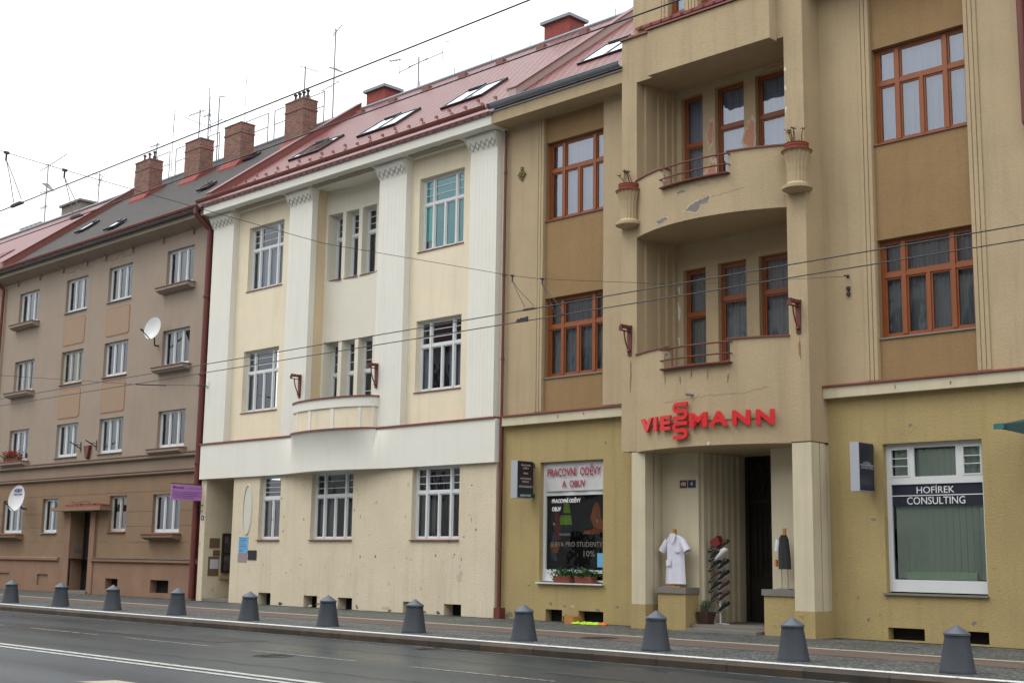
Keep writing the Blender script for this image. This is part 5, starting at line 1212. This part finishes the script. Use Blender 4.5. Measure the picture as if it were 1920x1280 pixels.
tag(MB().path([(-35.86,-.24,6.60),(-35.9,-.55,6.58)], .02).path([(-35.9,-.55,6.58),(-36.0,-2.4,6.42),(-36.2,-8,6.2),(-36.5,-24,7.0)], .006).path([(-35.96,-1.6,6.48),(-36.0,-2.6,6.41)], .018).build('span_wire', 'wire'), 'thin span wire hooked to the white pilaster beside the downpipe', 'span wire')
for x, y, z, lb in ((-14.87,-7.72,5.90,'left wire hanger in front of the tan left wing'), (-14.87,-7.02,5.96,'right wire hanger in front of the tan left wing window'), (-14.87,-16.15,6.0,'wire hanger at the left edge against the sky'), (-14.87,-15.42,5.95,'wire hanger in front of the far grey chimney')):
    t = thing('wire_hanger', (x, y, z), lb, 'wire hanger', 'hangers of the trolley wires')
    MB().box(x-.014, x+.014, y-.03, y+.03, z-.014, z+.014).tube((x,y,z),(x,y,z-.10),.012).build('clamp', 'wire', t)
    MB().path([(x,y,z-.08),(x+.14,y,z-.32),(x+.30,y,5.34)], .005).path([(x,y,z-.08),(x+.18,y,z-.28),(x+.50,y,5.34)], .005).build('sling', 'wire', t)
    MB().prism([(x+.24,5.288),(x+.26,5.308),(x+.30,5.318),(x+.50,5.318),(x+.53,5.308),(x+.54,5.288)], 'y', y-.018, y+.018).build('shoe', 'wire', t)
tag(MB().box(-15.45,-15.2,-7.04,-7.0,5.29,5.33).box(-15.43,-15.40,-7.04,-7.0,5.33,5.35).box(-15.36,-15.33,-7.04,-7.0,5.33,5.36).box(-15.29,-15.26,-7.04,-7.0,5.33,5.36).box(-15.23,-15.2,-7.04,-7.0,5.33,5.37).build('wire_splice', 'wire'), 'toothed splice on the lower trolley wire left of the hanger', 'wire splice')
tag(MB().tube((-13.32,-.14,6.93),(-13.32,.0,6.93),.014,8).box(-13.35,-13.29,-.012,0,6.90,6.96).build('wall_hook', 'iron'), 'iron wall hook holding the span wire on the right wing', 'wall hook')
tag(MB().box(-13.345,-13.275,-.05,0,6.66,6.72).box(-13.33,-13.29,-.03,0,6.60,6.66).box(-13.345,-13.275,-.05,0,6.54,6.60).build('wall_bracket', 'iron'), 'small rusty bracket below the wall hook', 'wall bracket')
tag(MB().tube((-16.27,bow(-16.27),4.72),(-16.35,bow(-16.27)-.13,4.73),.03,8).build('spotlight', 'steel'), 'small grey spotlight stub above the red sign letters', 'lamp')

# =============================================================== THINGS ON DISPLAY
# white work coat
t = thing('work_coat', (-17.4,-.22,.86), 'white short-sleeved work coat on a wooden hanger stand on the left pedestal', 'coat')
cx, yb = -17.42, -.24
def cloth(outline, y0, thick, amp, name, material, parent, n=5):
    """front and back sheets between left/right outlines: list of (z, xl, xr)"""
    mb = MB(); N = 14; rows = []
    for z, xl, xr in outline:
        rowf = []; rowb = []
        for k in range(N+1):
            u = k/N; x = xl+(xr-xl)*u; bul = math.sin(math.pi*u)**.6
            rowf.append((x, y0-thick*bul-amp*math.sin(u*19+z*3)*bul, z)); rowb.append((x, y0+thick*.6*bul, z))
        rows.append((rowf, rowb))
    for (f0, b0_), (f1, b1_) in zip(rows, rows[1:]):
        for k in range(N): mb.quad(f0[k], f0[k+1], f1[k+1], f1[k]); mb.quad(b0_[k+1], b0_[k], b1_[k], b1_[k+1])
    return mb.build(name, material, parent, True, 70)
cloth([(.93,cx-.27,cx+.27),(1.2,cx-.25,cx+.25),(1.45,cx-.225,cx+.235),(1.62,cx-.235,cx+.24),(1.80,cx-.25,cx+.25),(1.88,cx-.2,cx+.2),(1.93,cx-.09,cx+.09)], yb, .085, .012, 'coat', 'whitecloth', t)
for s in (-1, 1):
    mb = MB().tube((cx+s*.18,yb,1.83),(cx+s*.335,yb-.02,1.60),.075,12,.085,False); mb.build('sleeve', 'whitecloth', t, True)
MB().prism([(cx-.09,1.93),(cx-.02,1.74),(cx,1.78),(cx+.02,1.74),(cx+.09,1.93),(cx+.05,1.97),(cx-.05,1.97)], 'y', yb-.105, yb-.09).build('collar', 'whitecloth', t)
MB().box(cx-.17,cx-.05,yb-.105,yb-.095,1.30,1.42).box(cx+.06,cx+.18,yb-.105,yb-.095,1.58,1.66).build('pocket', 'whitecloth', t)
MB().box(cx-.05,cx+.01,yb-.03,yb+.03,1.85,2.06).tube((cx-.16,yb,1.88),(cx+.16,yb,1.88),.02).build('hanger', 'wood', t)
MB().box(cx-.2,cx+.2,yb-.12,yb+.12,.862,.885).tube((cx,yb,.88),(cx,yb,1.9),.015).build('stand', 'wood', t)
# dark vest on stand
t = thing('vest_stand', (-14.72,-.24,.88), 'dark grey sleeveless tunic on a thin stand on the right pedestal', 'vest')
cx = -14.74
cloth([(1.27,cx-.14,cx+.15),(1.5,cx-.14,cx+.14),(1.7,cx-.13,cx+.12),(1.85,cx-.12,cx+.10),(1.93,cx-.05,cx+.05)], -.24, .09, .008, 'vest', 'greycloth', t)
MB().tube((cx-.11,-.28,1.84),(cx-.14,-.30,1.62),.05,10,.045).build('shirt_sleeve', 'whitecloth', t, True)
MB().box(cx-.19,cx-.15,-.30,-.24,1.32,1.45).build('tag', 'orangecloth', t)
MB().box(cx-.02,cx+.04,-.26,-.22,1.9,2.06).build('hanger', 'wood', t)
MB().tube((cx-.07,-.24,.89),(cx-.07,-.24,1.3),.008).tube((cx+.07,-.24,.89),(cx+.07,-.24,1.3),.008).box(cx-.14,cx+.14,-.32,-.16,.882,.90).build('stand', 'steel', t)
# shoe rack
rx, ry = -16.62, .22
t = thing('shoe_rack', (rx, ry, .13), 'tall white wire shoe rack with sloping trays beside the dark door', 'shoe rack')
MB().tube((rx,ry,.14),(rx-.02,ry,1.80),.016,8).build('pole', 'whiteframe', t)
MB().path([(rx-.22,ry,.14),(rx+.22,ry,.14)], .01).path([(rx,ry-.18,.14),(rx,ry+.2,.14)], .01).path([(rx-.25,ry,.33),(rx,ry,.33)], .006).build('base', 'whiteframe', t)
def shoe(x, y, z, ang, m_, lb, s=1.):
    """low shoe: rounded sole outline rising to an ankle opening; toe points down the tray"""
    mb = MB(); secs = [(-.12,.030,.055),(-.09,.036,.075),(-.04,.034,.085),(.0,.034,.065),(.05,.042,.048),(.09,.042,.04),(.125,.028,.028)]; nn = 10
    d = Vector((math.cos(ang), 0, math.sin(ang))); u = Vector((-math.sin(ang), 0, math.cos(ang))); v = Vector((0,1,0))
    if u.z < 0: u = -u
    for (q, w_, h_) in secs:
        for k in range(nn):
            a = 2*math.pi*k/nn; mb.v.append(tuple(Vector((x,y,z))+(d*q+v*w_*math.cos(a)+u*(h_*.5+h_*.5*math.sin(a)))*s))
    for j in range(len(secs)-1):
        for k in range(nn): mb.f.append((j*nn+k, j*nn+(k+1) % nn, (j+1)*nn+(k+1) % nn, (j+1)*nn+k))
    mb.f.append(tuple(range(nn))); mb.f.append(tuple(range((len(secs)-1)*nn, len(secs)*nn)))
    o = mb.build('shoe', m_, None, True, 80); return tag(o, lb, 'shoe', 'shoes on the wire rack')
names = ('top', 'second', 'third', 'fourth', 'fifth', 'sixth', 'lowest')
tiers = [1.72, 1.53, 1.32, 1.10, .89, .68, .46]
for i, z in enumerate(tiers):
    tr = MB()
    for s in (-1, 1):
        for yy in (-.07, .07): tr.path([(rx-(.22 if s < 0 else 0),ry+yy,z-.07),(rx-(.19 if s < 0 else -.03),ry+yy,z-.095),(rx+(.0 if s < 0 else .20),ry+yy,z+.02)], .0045)
        tr.tube((rx+(0 if s < 0 else .20),ry-.07,z+.02),(rx+(0 if s < 0 else .20),ry+.07,z+.02),.006)
    tr.build('tray', 'silver', t)
    colr = [('shoebrown','brown'),('shoeblack','black'),('shoeblack','black'),('shoebrown','brown'),('shoeblack','black'),('shoebrown','brown'),('shoeblack','black')][i]
    if i < 6: shoe(rx-.11, ry, z-.035, R_(215), colr[0], '%s shoe on the left side of the %s tray of the wire rack' % (colr[1], names[i]), 1.45)
    c2 = ('shoewhite','white') if i == 1 else (('shoebrown','brown') if i in (0,4,5) else ('shoeblack','black'))
    shoe(rx+.10, ry-(.06 if i == 1 else 0), z-.015, R_(215), c2[0], '%s shoe on the right side of the %s tray of the wire rack' % (c2[1], names[i]), 1.5 if i == 1 else 1.4)
tag(MB().prism([(rx-.20,1.80),(rx+.0,1.93),(rx+.08,1.76),(rx-.06,1.68)], 'y', ry-.10, ry+.05).build('shoe_box', 'shoered'), 'red cardboard shoe box lid on top of the wire rack', 'shoe box')
# pot plant by the door
t = thing('potted_plant', (-17.0,-.12,.13), 'square brown pot with grey green lavender stems beside the left pedestal', 'potted plant')
px, py = -16.82, .0
mb = MB(); i0 = 0; mb.v = [(px-.10,py-.10,.13),(px+.10,py-.10,.13),(px+.10,py+.10,.13),(px-.10,py+.10,.13),(px-.15,py-.15,.38),(px+.15,py-.15,.38),(px+.15,py+.15,.38),(px-.15,py+.15,.38)]; mb.f = [(0,3,2,1),(4,5,6,7),(0,1,5,4),(1,2,6,5),(2,3,7,6),(3,0,4,7)]
mb.build('pot', 'shoebrown', t)
st = MB(); rnd = random.Random(9)
for k in range(70):
    p = Vector((px+rnd.gauss(0,.06), py+rnd.gauss(0,.06), .37)); q = p+Vector((rnd.gauss(0,.05), rnd.gauss(0,.05), .14+.12*rnd.random())); st.tube(p, q, .003, 3, .004)
st.build('stems', 'leafdull', t)
# flower boxes on shop sill
for x0, lb in ((-21.06,'left'), (-20.40,'right')):
    t = thing('flower_box', (x0+.25,-.0,.88), 'flower box with green leaves on the workwear shop sill, the %s of the two' % lb, 'flower box', 'flower boxes on the shop window sill')
    MB().prism([(-.085,.878),(.085,.878),(.11,1.03),(-.11,1.03)], 'x', x0, x0+.50).build('box', 'flowerbox', t)
    lf = MB(); rnd = random.Random(int(-x0*100))
    for k in range(520):
        p = Vector((x0+.25+rnd.gauss(0,.17), rnd.gauss(0,.075), 1.08+rnd.gauss(0,.05))); d = Vector((rnd.uniform(-1,1),rnd.uniform(-1,.5),rnd.uniform(-.4,1))).normalized()*.038; e = d.cross(Vector((rnd.random(),rnd.random(),.4))).normalized()*.022
        lf.quad(p-e, p+d*.7-e*.8, p+d, p+d*.6+e*.8, p+e)
    lf.build('leaves', 'leaf', t)
# goods in the shop window
t = thing('safety_vest', (-21.1,.5,2.3), 'bright yellow-green safety vest hanging inside the workwear shop window', 'safety vest')
cloth([(2.20,-21.36,-20.96),(2.42,-21.34,-20.99)], .42, .04, .006, 'vest', 'hivis', t); cloth([(2.47,-21.24,-21.0),(2.72,-21.22,-21.06)], .42, .04, .006, 'shoulder', 'hivis', t); MB().box(-21.36,-20.98,.38,.40,1.95,2.0).build('stripe', 'silver', t); cloth([(1.95,-21.38,-20.96),(2.2,-21.36,-20.96)], .43, .04, .006, 'hem', 'greycloth', t)
t = thing('orange_jacket', (-20.2,.5,2.2), 'orange work jacket hanging at the right inside the shop window', 'jacket')
cloth([(1.98,-20.65,-20.15),(2.06,-20.6,-20.0),(2.10,-20.30,-19.95),(2.35,-20.42,-20.1),(2.6,-20.33,-20.12),(2.72,-20.25,-20.18)], .45, .05, .012, 'jacket', 'orangecloth', t)
t = thing('hanging_overalls', (-21.5,.4,1.9), 'red and blue work clothes hanging at the left inside the shop window', 'work clothes')
cloth([(1.85,-21.46,-21.30),(2.2,-21.52,-21.32),(2.6,-21.48,-21.36)], .40, .04, .01, 'red_piece', 'redcloth', t); cloth([(1.38,-21.62,-21.42),(1.7,-21.60,-21.48),(2.0,-21.56,-21.48)], .42, .03, .01, 'blue_piece', 'bluecloth', t); cloth([(1.55,-21.52,-21.34),(1.68,-21.6,-21.28),(1.78,-21.56,-21.36)], .35, .03, .01, 'orange_piece', 'orangecloth', t)
for k in range(5):
    x = -21.2+k*.19; mb = MB().lathe((x,.5,1.14), [(.0,0),(.075,.0),(.08,.03),(.05,.055),(.02,.06)], 12, 1.1, .7); tag(mb.build('display_shoe', 'shoewhite' if k % 2 else 'bluecloth', None, True), 'x', 'shoe', 'small shoes lined up low inside the shop window')
    bpy.context.scene.collection.objects[-1]['label'] = 'one of the small light shoes in the row low inside the shop window'
# hi-vis heap and box on the pavement
t = thing('safety_clothing', (-19.6,-.35,0), 'crumpled yellow-green safety vests lying on the pavement under the shop window', 'safety vest')
rnd = random.Random(12)
for k in range(5):
    mb = MB(); n1, n2 = 16, 12; ox, oy = -20.02+k*.17, -.40+.06*math.sin(k*2); g_ = []
    for i in range(n1+1):
        for j in range(n2+1):
            u, v = i/n1, j/n2; h_ = .012+.05*(math.sin(math.pi*u)*math.sin(math.pi*v))**.35*(.75+.25*math.sin(u*11+k*1.7+v*4)+.22*math.sin(v*13+k*2-u*5))
            g_.append((ox+.26*(u-.5)+.03*math.sin(v*5), oy+.24*(v-.5)+.03*math.sin(u*7+k), max(.006, h_)))
    for i in range(n1):
        for j in range(n2): a = i*(n2+1)+j; mb.quad(g_[a], g_[a+n2+1], g_[a+n2+2], g_[a+1])
    mb.build('vest', 'hivis' if k < 4 else 'orangecloth', t, True, 80)
tag(MB().box(-20.45,-20.14,-.42,-.34,0,.16).box(-20.45,-20.42,-.42,-.12,0,.16).box(-20.17,-20.14,-.34,-.12,0,.16).build('cardboard_box', 'wood'), 'small open brown cardboard box on the pavement against the yellow wall', 'box')
